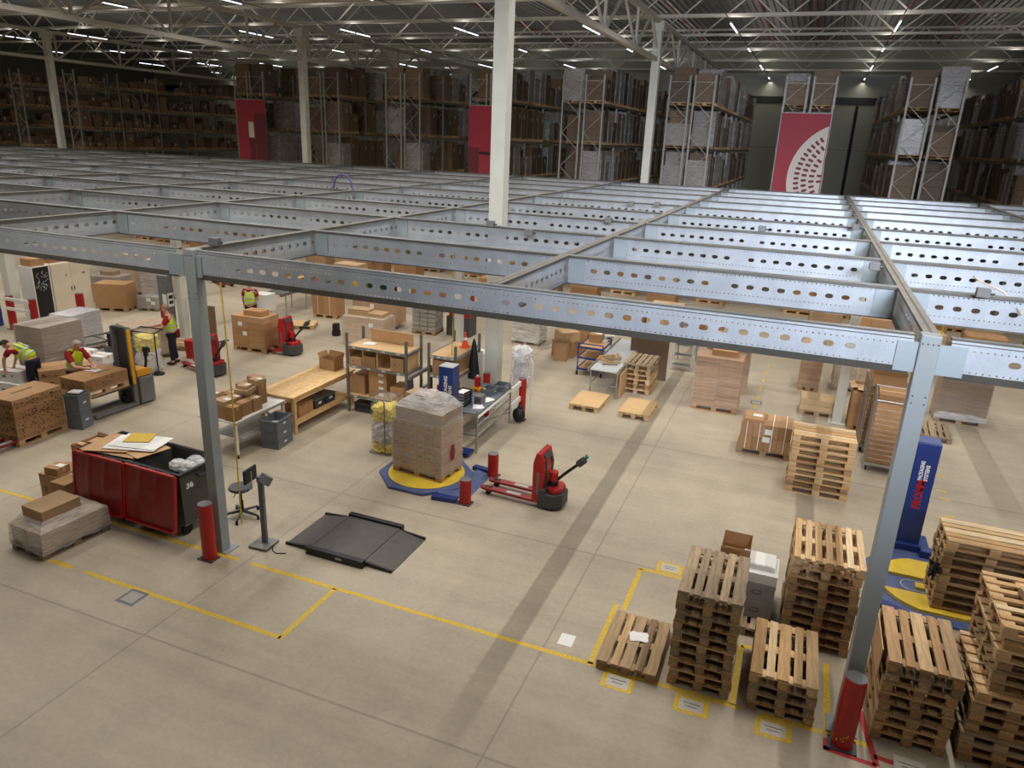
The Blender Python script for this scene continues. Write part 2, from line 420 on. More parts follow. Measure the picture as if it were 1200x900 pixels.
# ---------------------------------------------------------------- mezzanine steel
ZB, ZT = 4.62, 5.05
HB = ZT - ZB
def beam_mesh(L, x_in=.35, kind='edge'):
    """cold-rolled section along x with its web facing -y, slots punched through the web"""
    b = MB(); H = HB if kind == 'edge' else HJ
    def strip(pts, mi):
        for (y0, z0), (y1, z1) in zip(pts[:-1], pts[1:]): b.add([(0, y0, z0), (L, y0, z0), (L, y1, z1), (0, y1, z1)], [(0, 1, 2, 3)], mi)
    def web(y, z0, z1, zc):
        hh = rr = .033; p = .22
        n = int((L - 2 * x_in) / p); xs = (L - p * n) / 2
        def q(x0, x1, a, c): b.add([(x0, y, a), (x1, y, a), (x1, y, c), (x0, y, c)], [(0, 1, 2, 3)], 0)
        q(0, xs, z0, z1); q(L - xs, L, z0, z1)
        for i in range(n):
            cx = xs + p * i + p / 2; h = p / 2
            if i == n // 2: q(cx - h, cx + h, z0, z1); continue
            inner = [(cx + s * .022 + rr * math.cos(t), zc + hh * math.sin(t)) for s, t in
                     [(1, -math.pi / 2), (1, -math.pi / 4), (1, 0), (1, math.pi / 4), (1, math.pi / 2), (-1, math.pi / 2), (-1, 3 * math.pi / 4), (-1, math.pi), (-1, -3 * math.pi / 4), (-1, -math.pi / 2)]]
            a, c = cx - h, cx + h
            outer = [(cx + .022, z0), (c, z0), (c, zc), (c, z1), (cx + .022, z1), (cx - .022, z1), (a, z1), (a, zc), (a, z0), (cx - .022, z0)]
            b.add([(x, y, z) for x, z in inner + outer], [(i2, i2 + 10, (i2 + 1) % 10 + 10, (i2 + 1) % 10) for i2 in range(10)], 0)
    if kind == 'edge':
        strip([(.1, 0), (.03, 0), (0, .085)], 1); web(0, .085, H - .05, H * .54); strip([(0, H - .05), (.018, H - .042)], 1); strip([(.018, H - .042), (.018, H - .018)], 0); strip([(.018, H - .018), (.034, H)], 1); strip([(.034, H), (.12, H), (.12, H - .03)], 2)  # bottom bevel and top groove lines carry painted shade
    else:
        if kind == 'main': strip([(0, H - .004), (.03, H - .004)], 1)  # dark cover strip added to stop light through the channel gap
        fw = .085 if kind == 'joist' else .06
        for s, y0 in ((1, 0.),) if kind == 'joist' else ((1, 0.), (-1, .03)):
            top = 2
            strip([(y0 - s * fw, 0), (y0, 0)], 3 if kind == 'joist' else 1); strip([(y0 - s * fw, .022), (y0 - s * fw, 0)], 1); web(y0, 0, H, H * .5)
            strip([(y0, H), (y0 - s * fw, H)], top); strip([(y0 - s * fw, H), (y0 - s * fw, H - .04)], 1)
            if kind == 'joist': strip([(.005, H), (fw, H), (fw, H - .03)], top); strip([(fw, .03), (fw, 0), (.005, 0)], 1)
    return b.mesh('channel', ['galv' if kind == 'edge' else 'galv_joist', 'galv_shade', 'galv_dusty' if kind == 'main' else 'galv_top', 'galv_lip'])
HJ, ZJ = .46, 4.59
Y0, DY, NR = 8.45, 2.95, 10
X0, DX = 1.37, 4.93
# front edge beam, one length per column bay
fb = beam_mesh(2 * DX - .34, .45); plate = MB().box((0, 0, .2), (.3, .012, .32)).mesh('end_plate', 'plate_blue')
for i, d in enumerate(('right of the near right column', 'across the middle between the two near columns', 'left of the near left column')):
    xl = X0 - 2 * DX * (i) + .17
    if i == 2: pass
    t = thing('edge_beam', 'long galvanised front edge beam with punched slots, %s' % d, 'steel beam', (xl, Y0 - .13, ZB), group='front edge beams')
    ob('channel', fb, t)
    ob('end_plate', plate, t, (.0, -.014, 0)); ob('end_plate', plate, t, (2 * DX - .34, -.014, 0))
jm = beam_mesh(DX - .12, .3, 'joist')
cleat = MB().box((0, 0, .23), (.26, .012, .36)).mesh('end_plate', 'plate_blue')
for r in range(1, NR):
    for b in range(-2, 11):
        xl = X0 - DX * b + .06; y = Y0 + DY * r
        if not (inview((xl, y, ZT), 60) or inview((xl + DX, y, ZT), 60)): continue
        t = thing('joist', 'galvanised slotted floor joist, %s row back, %s bay from the right' % (ORD[r], ORD[b + 3]), 'steel beam', (xl, y, ZJ), group='mezzanine joists')
        ob('channel', jm, t); ob('end_plate', cleat, t, (.15, -.012, 0)); ob('end_plate', cleat, t, (DX - .27, -.012, 0))
LY3 = DY * 3
ym = beam_mesh(LY3 - .01, .3, 'main')
for b in range(-2, 11):
    x = X0 - DX * b
    for s in range(3):
        y = Y0 + LY3 * s
        if not any(inview((x, y + LY3 * q / 4, ZT), 40) for q in range(5)): continue
        t = thing('main_beam', 'double channel beam running into the depth, %s line from the right, %s length' % (ORD[b + 3], ('near', 'middle', 'far')[s]), 'steel beam', (x + .015, y + (.02 if s == 0 else 0), ZJ), R(90), 'mezzanine main beams')
        ob('channel', ym, t)
# steel posts under it
def mezz_col(x, y, label):
    t = thing('mezzanine_column', label, 'column', (x, y, 0), group='mezzanine columns')
    mk(MB().box((0, 0, ZT / 2 + .01), (.19, .19, ZT + .02)), 'shaft', 'column_grey', t, bev=.012)
    mk(MB().box((0, .05, .01), (.36, .3, .02)), 'base_plate', 'column_grey', t)
    bm = MB()
    for x1 in (-.075, -.025, .025, .075): bm.cyl((x1, 0, 0), .009, .012, 8)
    for v in bm.v: pass
    bb = MB()
    for x1, z in ((-.07, 4.98), (-.024, 4.98), (.024, 4.98), (.07, 4.98), (-.06, 4.42), (.06, 4.42), (-.06, 4.34), (.06, 4.34)): bb.tube([(x1, -.094, z), (x1, -.103, z)], .009, 8)
    mk(bb, 'bolts', 'dark_grey', t)
    return t
mezz_col(X0 - .025, Y0 - .1, 'near right grey steel column among the pallet stacks, red guard at its foot')
mezz_col(X0 - 2 * DX + .13, Y0 - .1, 'near left grey steel column beside the red waste containers')
for x, y, l in ((1.5, 20.1, 'pale steel column behind the stack of pallets and roll cages'), (-9.9, 20.7, 'pale steel column behind the packing benches'), (-18.8, 18.1, 'pale steel column behind the worker at the waste bag')):
    t = thing('mezzanine_column', l, 'column', (x, y, 0), group='mezzanine columns')
    mk(MB().box((0, 0, ZB / 2), (.24, .24, ZB)), 'shaft', 'column_cream', t, bev=.015); mk(MB().box((0, 0, .01), (.42, .42, .02)), 'base_plate', 'column_cream', t)
# small fittings on top of the steel
jb = [(1025, 312), (1152, 343), (1003, 266), (893, 268), (620, 272), (713, 258), (740, 238), (770, 239), (252, 283), (575, 262)]
for i, (u, v) in enumerate(jb):
    p = G(u, v, ZT + .06)
    t = thing('junction_box', 'small grey junction box on the mezzanine steel, %s of ten' % ORD[i + 1], 'junction box', (p.x, p.y, ZT), group='junction boxes on the mezzanine steel')
    mk(MB().box((0, 0, .06), (.16, .12, .12)), 'box', 'mid_grey', t, bev=.01); mk(MB().tube([(.06, 0, .05), (.14, 0, .05)], .015, 8), 'gland', 'dark_grey', t)
p = G(1145, 330, ZT)
tag(mk(MB().tube([(0, 0, .02), (-.12, -.3, .12), (-.1, -.6, .1), (.15, -1.0, .03), (.35, -1.3, -.2)], .012, 6), 'cable', 'cream', None, p), 'loose pale cable hanging beside a junction box on the right joists', 'cable')
p = G(402, 222, ZT)
tag(mk(MB().tube([(-.35 + .0, 0, 0), (-.3, 0, .25), (-.15, 0, .42), (0, 0, .46), (.15, 0, .42), (.3, 0, .25), (.35, 0, 0)], .025, 6), 'hose', 'purple', None, p), 'purple hose looped upright on the mezzanine left of centre', 'hose')
# ================================================================ pallet racking behind the mezzanine
HR = 10.0
def frame_mesh(d=1.05):
    b = MB()
    for x in (-d + .05, -.05): b.box((x, 0, HR / 2), (.09, .075, HR))
    z = .4; s = 0
    while z < HR - .9:
        a, c = ((-d + .08, -.08), (-.08, -d + .08))[s]; b.bar((a, 0, z), (c, 0, z + .85), .05, .03); z += .85; s ^= 1
    for zz in (.25, HR - .3): b.bar((-d + .08, 0, zz), (-.08, 0, zz), .035)
    return b.mesh('upright_frame', 'rack_steel')
FM = frame_mesh()
def rack_beam(L): return MB().box((0, L / 2, -.06), (.05, L - .06, .12)).mesh('load_beam', 'rack_beam')
def load_mesh(w, d, h, mat, layers):
    b = MB(); k = h / layers
    for i in range(layers):
        n = 2 if i % 2 == 0 else 3
        for j in range(n): b.box((0, -d / 2 + d * (j + .5) / n, k * (i + .5)), (w - .006 * (i % 2), d / n - .008, k - .008))
    return b.mesh('cartons', mat)
PB = MB()
for y in (-.34, 0, .34):
    PB.box((0, y, .011), (1.1, .1, .022))
    for x in (-.5, 0, .5): PB.box((x, y, .06), (.14, .1, .078))
PB.box((0, 0, .12), (1.1, .78, .044)); PBM = PB.mesh('pallet_base', 'wood_mid')
LM = {}
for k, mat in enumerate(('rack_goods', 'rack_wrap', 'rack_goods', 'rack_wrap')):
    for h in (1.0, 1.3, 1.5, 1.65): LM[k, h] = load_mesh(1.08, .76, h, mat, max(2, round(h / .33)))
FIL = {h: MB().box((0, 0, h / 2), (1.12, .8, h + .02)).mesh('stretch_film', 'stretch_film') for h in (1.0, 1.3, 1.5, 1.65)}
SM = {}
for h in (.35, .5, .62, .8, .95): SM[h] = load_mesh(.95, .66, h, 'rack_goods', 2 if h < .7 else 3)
LAB = MB().box((0, 0, 0), (.012, .12, .2)).mesh('paper_label', 'label_grey')
nload = [0]
def place_load(x, y, z, label, cat, side, small, group):
    nm = 'carton_pile' if small else 'pallet_load'
    t = thing(nm, label, cat, (x, y, z), group=group)
    ob('pallet_base', PBM, t)
    if small:
        h = random.choice(list(SM)); ob('cartons', SM[h], t, (0, 0, .145))
        if random.random() < .5: ob('paper_label', LAB, t, (.483 * side, random.uniform(-.2, .2), .145 + h * .6))
    else:
        k = random.choice((0, 0, 1, 2, 3)); h = random.choice((1.0, 1.3, 1.5, 1.5, 1.65, 1.65))
        ob('cartons', LM[k, h], t, (0, 0, .145)); 
        if k in (1, 3): ob('stretch_film', FIL[h], t, (0, 0, .145))
        else: ob('paper_label', LAB, t, (.55 * side, random.uniform(-.25, .25), .145 + h * .7))
    nload[0] += 1
PN = {8.65: 'top', 6.65: 'middle', 4.65: 'lower', 9.02: 'top', 7.6: 'second', 6.25: 'third', 4.9: 'lowest'}
def rack(xr, y0, nb, bay, levels, desc, lo=0, hi=99, side=1, small=False, pitch=None, load_y=None, base_levels=()):
    t = thing('pallet_rack', 'tall steel pallet rack, ' + desc, 'rack', (xr, y0, 0), group='pallet racks')
    for i in range(nb + 1): ob('upright_frame', FM, t, (0, bay * i, 0))
    bm = rack_beam(bay)
    for z in levels + base_levels:
        for i in range(nb):
            for x in (-.04, -1.01): ob('load_beam', bm, t, (x, bay * i, z))
    pitch = pitch or bay / 3
    for z in levels:
        j = 0
        for i in range(nb):
            n = int(bay / pitch + .01)
            for q in range(n):
                y = y0 + .12 + bay * i + bay * (q + .5) / n * .985; j += 1
                if y > (load_y or 99): continue
                if random.random() < (.13 if small else .34 if xr < -19 else .1): continue
                if not inview((xr, y, z + .5), 25): continue
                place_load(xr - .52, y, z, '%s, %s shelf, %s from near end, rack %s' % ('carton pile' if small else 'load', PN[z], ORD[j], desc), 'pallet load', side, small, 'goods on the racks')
LV = (8.65, 6.65, 4.65); YR = 38.5
PR = [(.3, 'behind the emblem banner', 62, 'left'), (-5.05, 'left of the emblem banner', 62, ''), (-10.5, 'left of the slim right column', 55, ''), (-15.75, 'behind the plain red banner', 49, ''),
      (-21., 'left of the plain red banner', 46.5, ''), (-26.35, 'right of the slim left column', 45, ''), (-31.7, 'behind the far left banner', 44, '')]
for xr, d, yl, s in PR:
    rack(xr, YR, 8, 2.85, LV, d + ', right side', load_y=yl if xr < 0 else 41, base_levels=(2.65,))
    rack(xr - 1.2, YR, 3, 2.85, LV, d + ', left side', load_y=41.3, base_levels=(2.65,))
for xl, d, yl in ((3.2, 'right of the emblem banner', 62), (8.5, 'at the right edge', 62)):
    rack(xl + 1.05, YR, 8, 2.85, LV, d + ', left side', load_y=yl, side=-1, base_levels=(2.65,))
    rack(xl + 2.25, YR, 3, 2.85, LV, d + ', right side', load_y=41.3, side=-1, base_levels=(2.65,))
LS = (9.02, 7.6, 6.25, 4.9)
rack(-47.15, 38.3, 5, 3.42, LS, 'along the open left aisle', small=True, pitch=.85)
rack(-52.4, 38.3, 3, 3.42, LS, 'behind the far left column', small=True, pitch=.85, load_y=45)
rack(-57.7, 38.3, 3, 3.42, LS, 'at the far left corner', small=True, pitch=.85, load_y=46)

# ---- banners on the rack ends
def banner(x0, x1, z0, z1, label, art):
    t = thing('banner', label, 'banner', ((x0 + x1) / 2, YR - .16, z0), group='red rack end banners')
    W, H = x1 - x0, z1 - z0
    mk(MB().box((0, 0, H / 2), (W, .02, H)), 'cloth', 'banner_red', t)
    mk(MB().bar((-W / 2, 0, H), (W / 2, 0, H), .04), 'rail', 'rack_steel', t)
    art(t, W, H)
def flat(b, pts, y, mi=0):
    n = len(pts); b.add([(x, y, z) for x, z in pts] + [(x, y + .012, z) for x, z in pts], [tuple(range(n)), tuple(range(2 * n - 1, n - 1, -1))] + [((k + 1) % n, k, k + n, (k + 1) % n + n) for k in range(n)], mi)
def art_emblem(t, W, H):
    cx, cz, r = 1.26 - (-.83), 5.55 - 4.4, 2.55          # local to the banner middle
    xm = W / 2 - .03
    arc = []
    a0 = math.acos((xm - cx) / r)
    for i in range(25):
        a = a0 + (math.pi + .45 - a0) * i / 24; arc.append((cx + r * math.cos(a), cz + r * math.sin(a)))
    b = MB(); flat(b, arc + [(xm, arc[-1][1])], -.024); mk(b, 'emblem_disc', 'banner_white', t)
    o = MB(); ring = 0; rr = 2.13
    while rr > .9:
        k = 0; step = .225 / rr * (1 + .04 * ring); a = math.pi * .5 + step * .5 * (ring % 2)
        while a < math.pi + .5:
            x, z = cx + rr * math.cos(a), cz + rr * math.sin(a)
            if x < xm - .04 and z > .1:
                pts = []
                for q in range(12):
                    th = 2 * math.pi * q / 12; e = (.065 if math.cos(th) > 0 else -.065) + .06 * math.cos(th); f = .06 * math.sin(th)
                    px, pz = x + e * math.cos(a) - f * math.sin(a), z + e * math.sin(a) + f * math.cos(a)
                    pts.append((min(px, xm), pz))
                flat(o, pts, -.036)
            a += step
        rr -= .335; ring += 1
    mk(o, 'emblem_ovals', 'banner_oval', t)
banner(-1.88, .26, 4.4, 8.42, 'tall red banner with a pale dotted disc emblem on a rack end', art_emblem)
def art_box(t, W, H):
    b = MB(); flat(b, [(W * .13, 0), (W * .5, 0), (W * .5, H * .8), (W * .13, H * .8)], -.024); mk(b, 'dark_panel', 'banner_dark', t)
    b = MB(); flat(b, [(-W * .1, H * .45), (W * .08, H * .45), (W * .08, H * .68), (-W * .1, H * .68)], -.026); mk(b, 'pale_panel', 'banner_white', t)
    b = MB(); flat(b, [(-W * .1, 0), (W * .1, 0), (W * .08, H * .44), (-W * .1, H * .44)], -.025); mk(b, 'black_panel', 'banner_dark', t)
banner(-33.75, -31.6, 4.4, 8.4, 'red banner with a pale upright bar and dark panel on the far left rack end', art_box)
def art_plain(t, W, H):
    b = MB(); flat(b, [(-W * .5, 0), (-W * .2, 0), (-W * .2, H * .46), (-W * .5, H * .46)], -.024); mk(b, 'dark_panel', 'banner_dark', t)
    b = MB(); flat(b, [(-W * .2, H * .38), (W * .5, H * .36), (W * .5, H * .39), (-W * .2, H * .41)], -.026); mk(b, 'dark_stripe', 'black', t)
banner(-17.95, -15.8, 4.4, 8.38, 'plain red banner with dark lower corner beside the tall cream column', art_plain)
# ================================================================ pallets, cartons and wrapped loads
def inst(spec, name, label, cat, loc, rz=0., group=None):
    t = thing(name, label, cat, loc, rz, group)
    for s in spec:
        o = ob(s[0], s[1], t, s[2], s[3] if len(s) > 3 else 0)
    return t
PSPEC = {}
def pallet_spec(wood, nb=5, L=1.2, W=.8, var=0):
    key = (wood, nb, L, W, var)
    if key in PSPEC: return PSPEC[key]
    rd = random.Random(hash((nb, var, round(L * 10))) & 0xffff); sp = []
    wx, wy = 'wood_' + wood, 'wood_' + wood + 'y'
    def boardm(l, w, h, m, along='x'):
        return MB().box((0, 0, 0), (l, w, h) if along == 'x' else (w, l, h)).mesh('board', m)
    ws = {5: (.145, .1, .145, .1, .145), 7: (.085,) * 7, 6: (.1,) * 6, 9: (.07,) * 9}[nb]
    ys = [-W / 2 + ws[0] / 2 + (W - ws[0]) * i / (nb - 1) for i in range(nb)]
    dm = {}
    for i, (w, y) in enumerate(zip(ws, ys)):
        if w not in dm: dm[w] = boardm(L, w, .022, wx)
        sp.append(('deck_board', dm[w], (rd.uniform(-.006, .006), y + rd.uniform(-.008, .008), .133), rd.uniform(-.008, .008)))
    sm = boardm(W, .145, .022, wy, 'y'); bl = MB().box((0, 0, 0), (.145, .12, .078)).mesh('block', wx); bc = boardm(L, .1, .022, wx)
    for x in (-L / 2 + .0725, 0, L / 2 - .0725): sp.append(('stringer_board', sm, (x, 0, .111)))
    for x in (-L / 2 + .0725, 0, L / 2 - .0725):
        for y in (-W / 2 + .06, 0, W / 2 - .06): sp.append(('block', bl, (x, y, .061), rd.uniform(-.03, .03)))
    for y in (-W / 2 + .05, 0, W / 2 - .05): sp.append(('bottom_board', bc, (0, y, .011)))
    PSPEC[key] = sp; return sp
def pallet_mesh(wood='mid', L=1.2, W=.8):
    key = ('m', wood, L, W)
    if key in PSPEC: return PSPEC[key]
    b = MB()
    for w, y in zip((.145, .1, .145, .1, .145), (-.5, -.25, 0, .25, .5)): b.box((0, y * (W - .145), .133), (L, w, .022))
    for x in (-L / 2 + .0725, 0, L / 2 - .0725):
        b.box((x, 0, .111), (.145, W, .022))
        for y in (-W / 2 + .06, 0, W / 2 - .06): b.box((x, y, .061), (.145, .12, .078))
    for y in (-W / 2 + .05, 0, W / 2 - .05): b.box((0, y, .011), (L, .1, .022))
    PSPEC[key] = b.mesh('pallet', 'wood_' + wood); return PSPEC[key]
def stack(cx, cy, n, rz, desc, woods, nbs=(5,), L=1.2, W=.8, jit=.018, z0=0., shift=(99, 0, 0)):
    for i in range(n):
        wd = woods[i % len(woods)] if not callable(woods) else woods(i)
        nb = nbs[i % len(nbs)] if i < n - 1 else nbs[-1]
        pos = 'topping the' if i == n - 1 else ('at bottom of the' if i == 0 else ORD[i + 1] + ' up in the')
        inst(pallet_spec(wd, nb, L, W, i % 3), 'pallet', 'pallet %s stack %s' % (pos, desc), 'pallet',
             (cx + random.uniform(-jit, jit) + (shift[1] if i >= shift[0] else 0), cy + random.uniform(-jit, jit) + (shift[2] if i >= shift[0] else 0), z0 + .1445 * i), rz + random.uniform(-.012, .012), 'stacked wooden pallets')
H90 = R(90)
# front right storage bay
inst(pallet_spec('mid', 5), 'pallet', 'single weathered pallet on the floor carrying a white sheet, left of the tall stack', 'pallet', (-1.36, 8.76, 0), H90 + .01, 'stacked wooden pallets')
stack(-.42, 8.87, 10, H90, 'just right of the single pallet', ('mid', 'mid', 'mid', 'old', 'mid', 'old', 'mid', 'old', 'mid', 'old'))
stack(.98, 10.42, 10, H90, 'behind the short weathered stack', ('mid', 'mid', 'mid', 'mid', 'old', 'mid', 'mid', 'mid', 'new', 'new'), (5, 5, 5, 5, 5, 5, 5, 5, 7, 7), 1.2, .92)
stack(.6, 8.82, 4, H90, 'short and weathered, left of the near column', ('mid', 'old', 'old', 'new'))
stack(2.07, 8.95, 8, H90, 'just right of the near column', ('mid', 'new', 'mid', 'mid', 'mid', 'mid', 'old', 'mid'), jit=.025)
stack(3.32, 11.97, 9, 0, 'with long pale boards at the right edge', ('mid', 'mid', 'mid', 'mid', 'mid', 'mid', 'mid', 'mid', 'new'), L=1.25)
stack(3.02, 9.02, 13, 0, 'at the right edge in front, under the board offcut', ('mid', 'mid', 'old', 'mid', 'mid', 'mid', 'new', 'mid', 'mid', 'mid', 'new', 'mid', 'new'), (7,), .84, 1.24, .03, shift=(7, .13, .04))
# further back
stack(1.0, 15.47, 9, 0, 'beside the strapped cartons behind the near column', ('new', 'mid', 'new', 'new', 'mid', 'new', 'new', 'new', 'new'))
stack(-3.87, 20.4, 6, H90, 'beside the slatted conveyor table', ('new', 'mid', 'new', 'mid', 'mid', 'old'))
for i, (cx, cy, l) in enumerate(((-4.77, 18.3, 'left one of two floor pallets covered by a plain board'), (-3.44, 18.33, 'right one of two floor pallets covered by a plain board'))):
    inst(pallet_spec('new', 5), 'pallet', l, 'pallet', (cx, cy, 0), H90)
    b = MB().box((0, -.0, .006), (.81, 1.21, .012)); 
    tag(mk(b, 'board_sheet', 'board', None, (cx, cy, .1445)), 'plain tan board sheet lying on the %s floor pallet' % ('left', 'right')[i], 'board')
inst(pallet_spec('old', 5), 'pallet', 'grey weathered pallet flat on the floor before the dull wrapped load', 'pallet', (3.78, 20.35, 0), H90 - .05)
inst(pallet_spec('new', 5), 'pallet', 'flat pallet under a plywood sheet behind the red powered truck', 'pallet', (-16.55, 21.2, 0), .45)
tag(mk(MB().box((0, 0, .006), (1.2, .82, .012)), 'board_sheet', 'board', None, (-16.55, 21.2, .1445), .45), 'plywood sheet on the flat pallet behind the red powered truck', 'board')
tag(mk(MB().box((0, 0, .004), (.26, .2, .004), .3).box((.01, .0, .008), (.24, .19, .003), .05), 'paper_sheet', 'paper', None, (-1.33, 8.86, .146)), 'white paper sheet lying on the single weathered pallet', 'paper')
# the block and the board on the front right stack
tag(mk(MB().box((0, 0, .05), (.1, .62, .1)), 'timber_block', 'wood_mid', None, (3.13, 8.98, 13 * .1445 + .002), .28, bev=.006), 'short square timber lying slanted on the right edge stack', 'timber')
tag(mk(MB().box((0, 0, .004), (.55, .6, .006)), 'board_sheet', 'board', None, (3.5, 8.95, 13 * .1445 + .002)), 'tan board offcut lying on the right edge stack', 'board')
tag(mk(MB().box((0, 0, .98), (.012, 1.0, .42)), 'cardboard_sheet', 'kraft_sheet', None, (1.615, 8.98, 0)), 'kraft sheet folded down over the left side of the stack by the column', 'cardboard')

# ---- cartons
CSPEC = {}
def carton_spec(w, d, h, mat='cardboard', tape=True, lab=None):
    key = (round(w, 2), round(d, 2), round(h, 2), mat, tape, lab)
    if key in CSPEC: return CSPEC[key]
    sp = [('body', MB().box((0, 0, h / 2), (w, d, h)).mesh('body', mat), (0, 0, 0))]
    if tape: sp.append(('tape', MB().box((0, 0, h + .001), (w + .002, .06, .003)).box((-w / 2 - .001, 0, h - .045), (.003, .06, .09)).box((w / 2 + .001, 0, h - .045), (.003, .06, .09)).mesh('tape', 'cardboard_pale'), (0, 0, 0)))
    if lab == 'top': sp.append(('paper_label', MB().box((.06, .03, h + .003), (min(.2, w * .5), min(.16, d * .4), .003)).mesh('paper_label', 'paper'), (0, 0, 0)))
    if lab == 'front': sp.append(('paper_label', MB().box((w * .2, -d / 2 - .002, h * .6), (min(.14, w * .35), .003, min(.12, h * .4))).mesh('paper_label', 'paper'), (0, 0, 0)))
    if lab == 'mark': sp.append(('print', MB().box((-w * .2, -d / 2 - .002, h * .5), (w * .18, .003, h * .22)).box((w * .2, -d / 2 - .002, h * .6), (w * .1, .003, h * .12)).mesh('print', 'print_grey'), (0, 0, 0)))
    CSPEC[key] = sp; return sp
def carton(loc, dims, label, rz=0., group=None, mat='cardboard', tape=True, lab=None, name='carton'):
    return inst(carton_spec(*dims, mat, tape, lab), name, label, 'carton', loc, rz, group)
def open_carton(loc, w, d, h, label, rz=0., flap=.18, mat='cardboard', flaps=(1, 1, 1, 1), rise=.5):
    t = thing('open_carton', label, 'carton', loc, rz)
    b = MB().box((0, 0, .006), (w, d, .008))
    for sx in (-1, 1): b.box((sx * (w / 2 - .003), 0, h / 2), (.006, d, h))
    for sy in (-1, 1): b.box((0, sy * (d / 2 - .003), h / 2), (w, .006, h))
    mk(b, 'body', mat, t)
    c, s = math.cos(rise), math.sin(rise)
    for k, (f, a, l) in enumerate(((flaps[0], (0, -1), w), (flaps[1], (1, 0), d), (flaps[2], (0, 1), w), (flaps[3], (-1, 0), d))):
        if not f: continue
        m = MB(); ax, ay = a; px, py = (w / 2 - .003) * ax, (d / 2 - .003) * ay; tx, ty = -ay, ax; q = l / 2 - .004
        P = [(px + tx * q * e + ax * flap * c * r, py + ty * q * e + ay * flap * c * r, h + flap * s * r) for r, e in ((0, -1), (0, 1), (1, 1), (1, -1))]
        n = Vector((-ax * s, -ay * s, c)) * .006
        m.add(P + [tuple(Vector(p) - n) for p in P], [(0, 1, 2, 3), (7, 6, 5, 4), (0, 4, 5, 1), (1, 5, 6, 2), (2, 6, 7, 3), (3, 7, 4, 0)]); mk(m, 'flap', mat, t)
    return t
def drape(mb, x0, x1, y0, y1, ztop, rd, amp=.03, n=6, mi=0):
    """crumpled film over a top face"""
    V = []; 
    for i in range(n + 1):
        for j in range(n + 1):
            e = 1 if i in (0, n) or j in (0, n) else 0
            V.append((x0 + (x1 - x0) * i / n, y0 + (y1 - y0) * j / n, ztop + (.004 if e else .008 + rd.random() * amp)))
    return mb.add(V, [(i * (n + 1) + j, (i + 1) * (n + 1) + j, (i + 1) * (n + 1) + j + 1, i * (n + 1) + j + 1) for i in range(n) for j in range(n)], mi)
WSPEC = {}
def wrapped_load(loc, rz, label, L=1.2, W=.8, grid=(3, 2, 6), ch=.22, mat='cardboard', filmmat='stretch_film', wood='mid', group='wrapped pallet loads', skirt=True, name='wrapped_pallet', cat='pallet load', straps=0, gap=.006, tops=0, lab=0, inset=.0, pallet=True):
    t = thing(name, label, cat, loc, rz, group)
    z0 = 0
    if pallet: ob('pallet', pallet_mesh(wood, 1.2 if L > 1 else L, W if W <= .82 else .8), t); z0 = .1445
    nx, ny, nz = grid; l, w = L - inset, W - inset; cx, cy = l / nx, w / ny
    key = (round(cx, 3), round(cy, 3), ch, mat, gap)
    if key not in WSPEC: WSPEC[key] = MB().box((0, 0, ch / 2), (cx - gap, cy - gap, ch - gap)).mesh('carton', mat)
    top = z0 + nz * ch
    for k in range(nz):
        for i in range(nx):
            for j in range(ny):
                if 0 < i < nx - 1 and 0 < j < ny - 1 and k < nz - 1: continue
                ob('carton', WSPEC[key], t, (-l / 2 + cx * (i + .5), -w / 2 + cy * (j + .5), z0 + ch * k))
    rd = random.Random(int(abs(loc[0] * 100 + loc[1] * 10)))
    for q in range(tops):
        sx, sy, sh = rd.uniform(.4, .6) * l, rd.uniform(.5, .7) * w, rd.uniform(.1, .2)
        ob('top_carton', MB().box((0, 0, sh / 2), (sx, sy, sh)).mesh('carton', mat), t, ((-.2 + .4 * q) * l if tops > 1 else rd.uniform(-.1, .1) * l, rd.uniform(-.08, .08) * w, top + .001 + 0 * q))
    if filmmat:
        b = MB(); e = .012; zb = z0 - .05 if skirt and pallet else z0 + .01; x, y = l / 2 + e, w / 2 + e
        n = 10; V = []
        for k in range(n + 1):
            z = zb + (top + .01 - zb) * k / n; j = .006 * (k % 2) + (.012 if k == 0 else 0)
            V += [(-x - j, -y - j, z), (x + j, -y - j, z), (x + j, y + j, z), (-x - j, y + j, z)]
        b.add(V, [(k * 4 + i, k * 4 + (i + 1) % 4, k * 4 + 4 + (i + 1) % 4, k * 4 + 4 + i) for k in range(n) for i in range(4)])
        drape(b, -x, x, -y, y, top + .006, rd, .012, 6)
        mk(b, 'stretch_film', filmmat, t)
    if straps:
        b = MB()
        for k in range(straps):
            x = -l / 2 + l * (k + .5) / straps
            b.box((x, -w / 2 - .014, (z0 + top) / 2), (.018, .004, top - z0)).box((x, w / 2 + .014, (z0 + top) / 2), (.018, .004, top - z0)).box((x, 0, top + .012), (.018, w + .03, .004))
        mk(b, 'strap', 'paper', t)
    for k in range(lab):
        mk(MB().box((0, 0, 0), (.16, .004, .13)), 'paper_label', 'paper', t, (rd.uniform(-.3, .3) * l, -w / 2 - .018, z0 + (top - z0) * (.75 - .3 * k)))
    return t
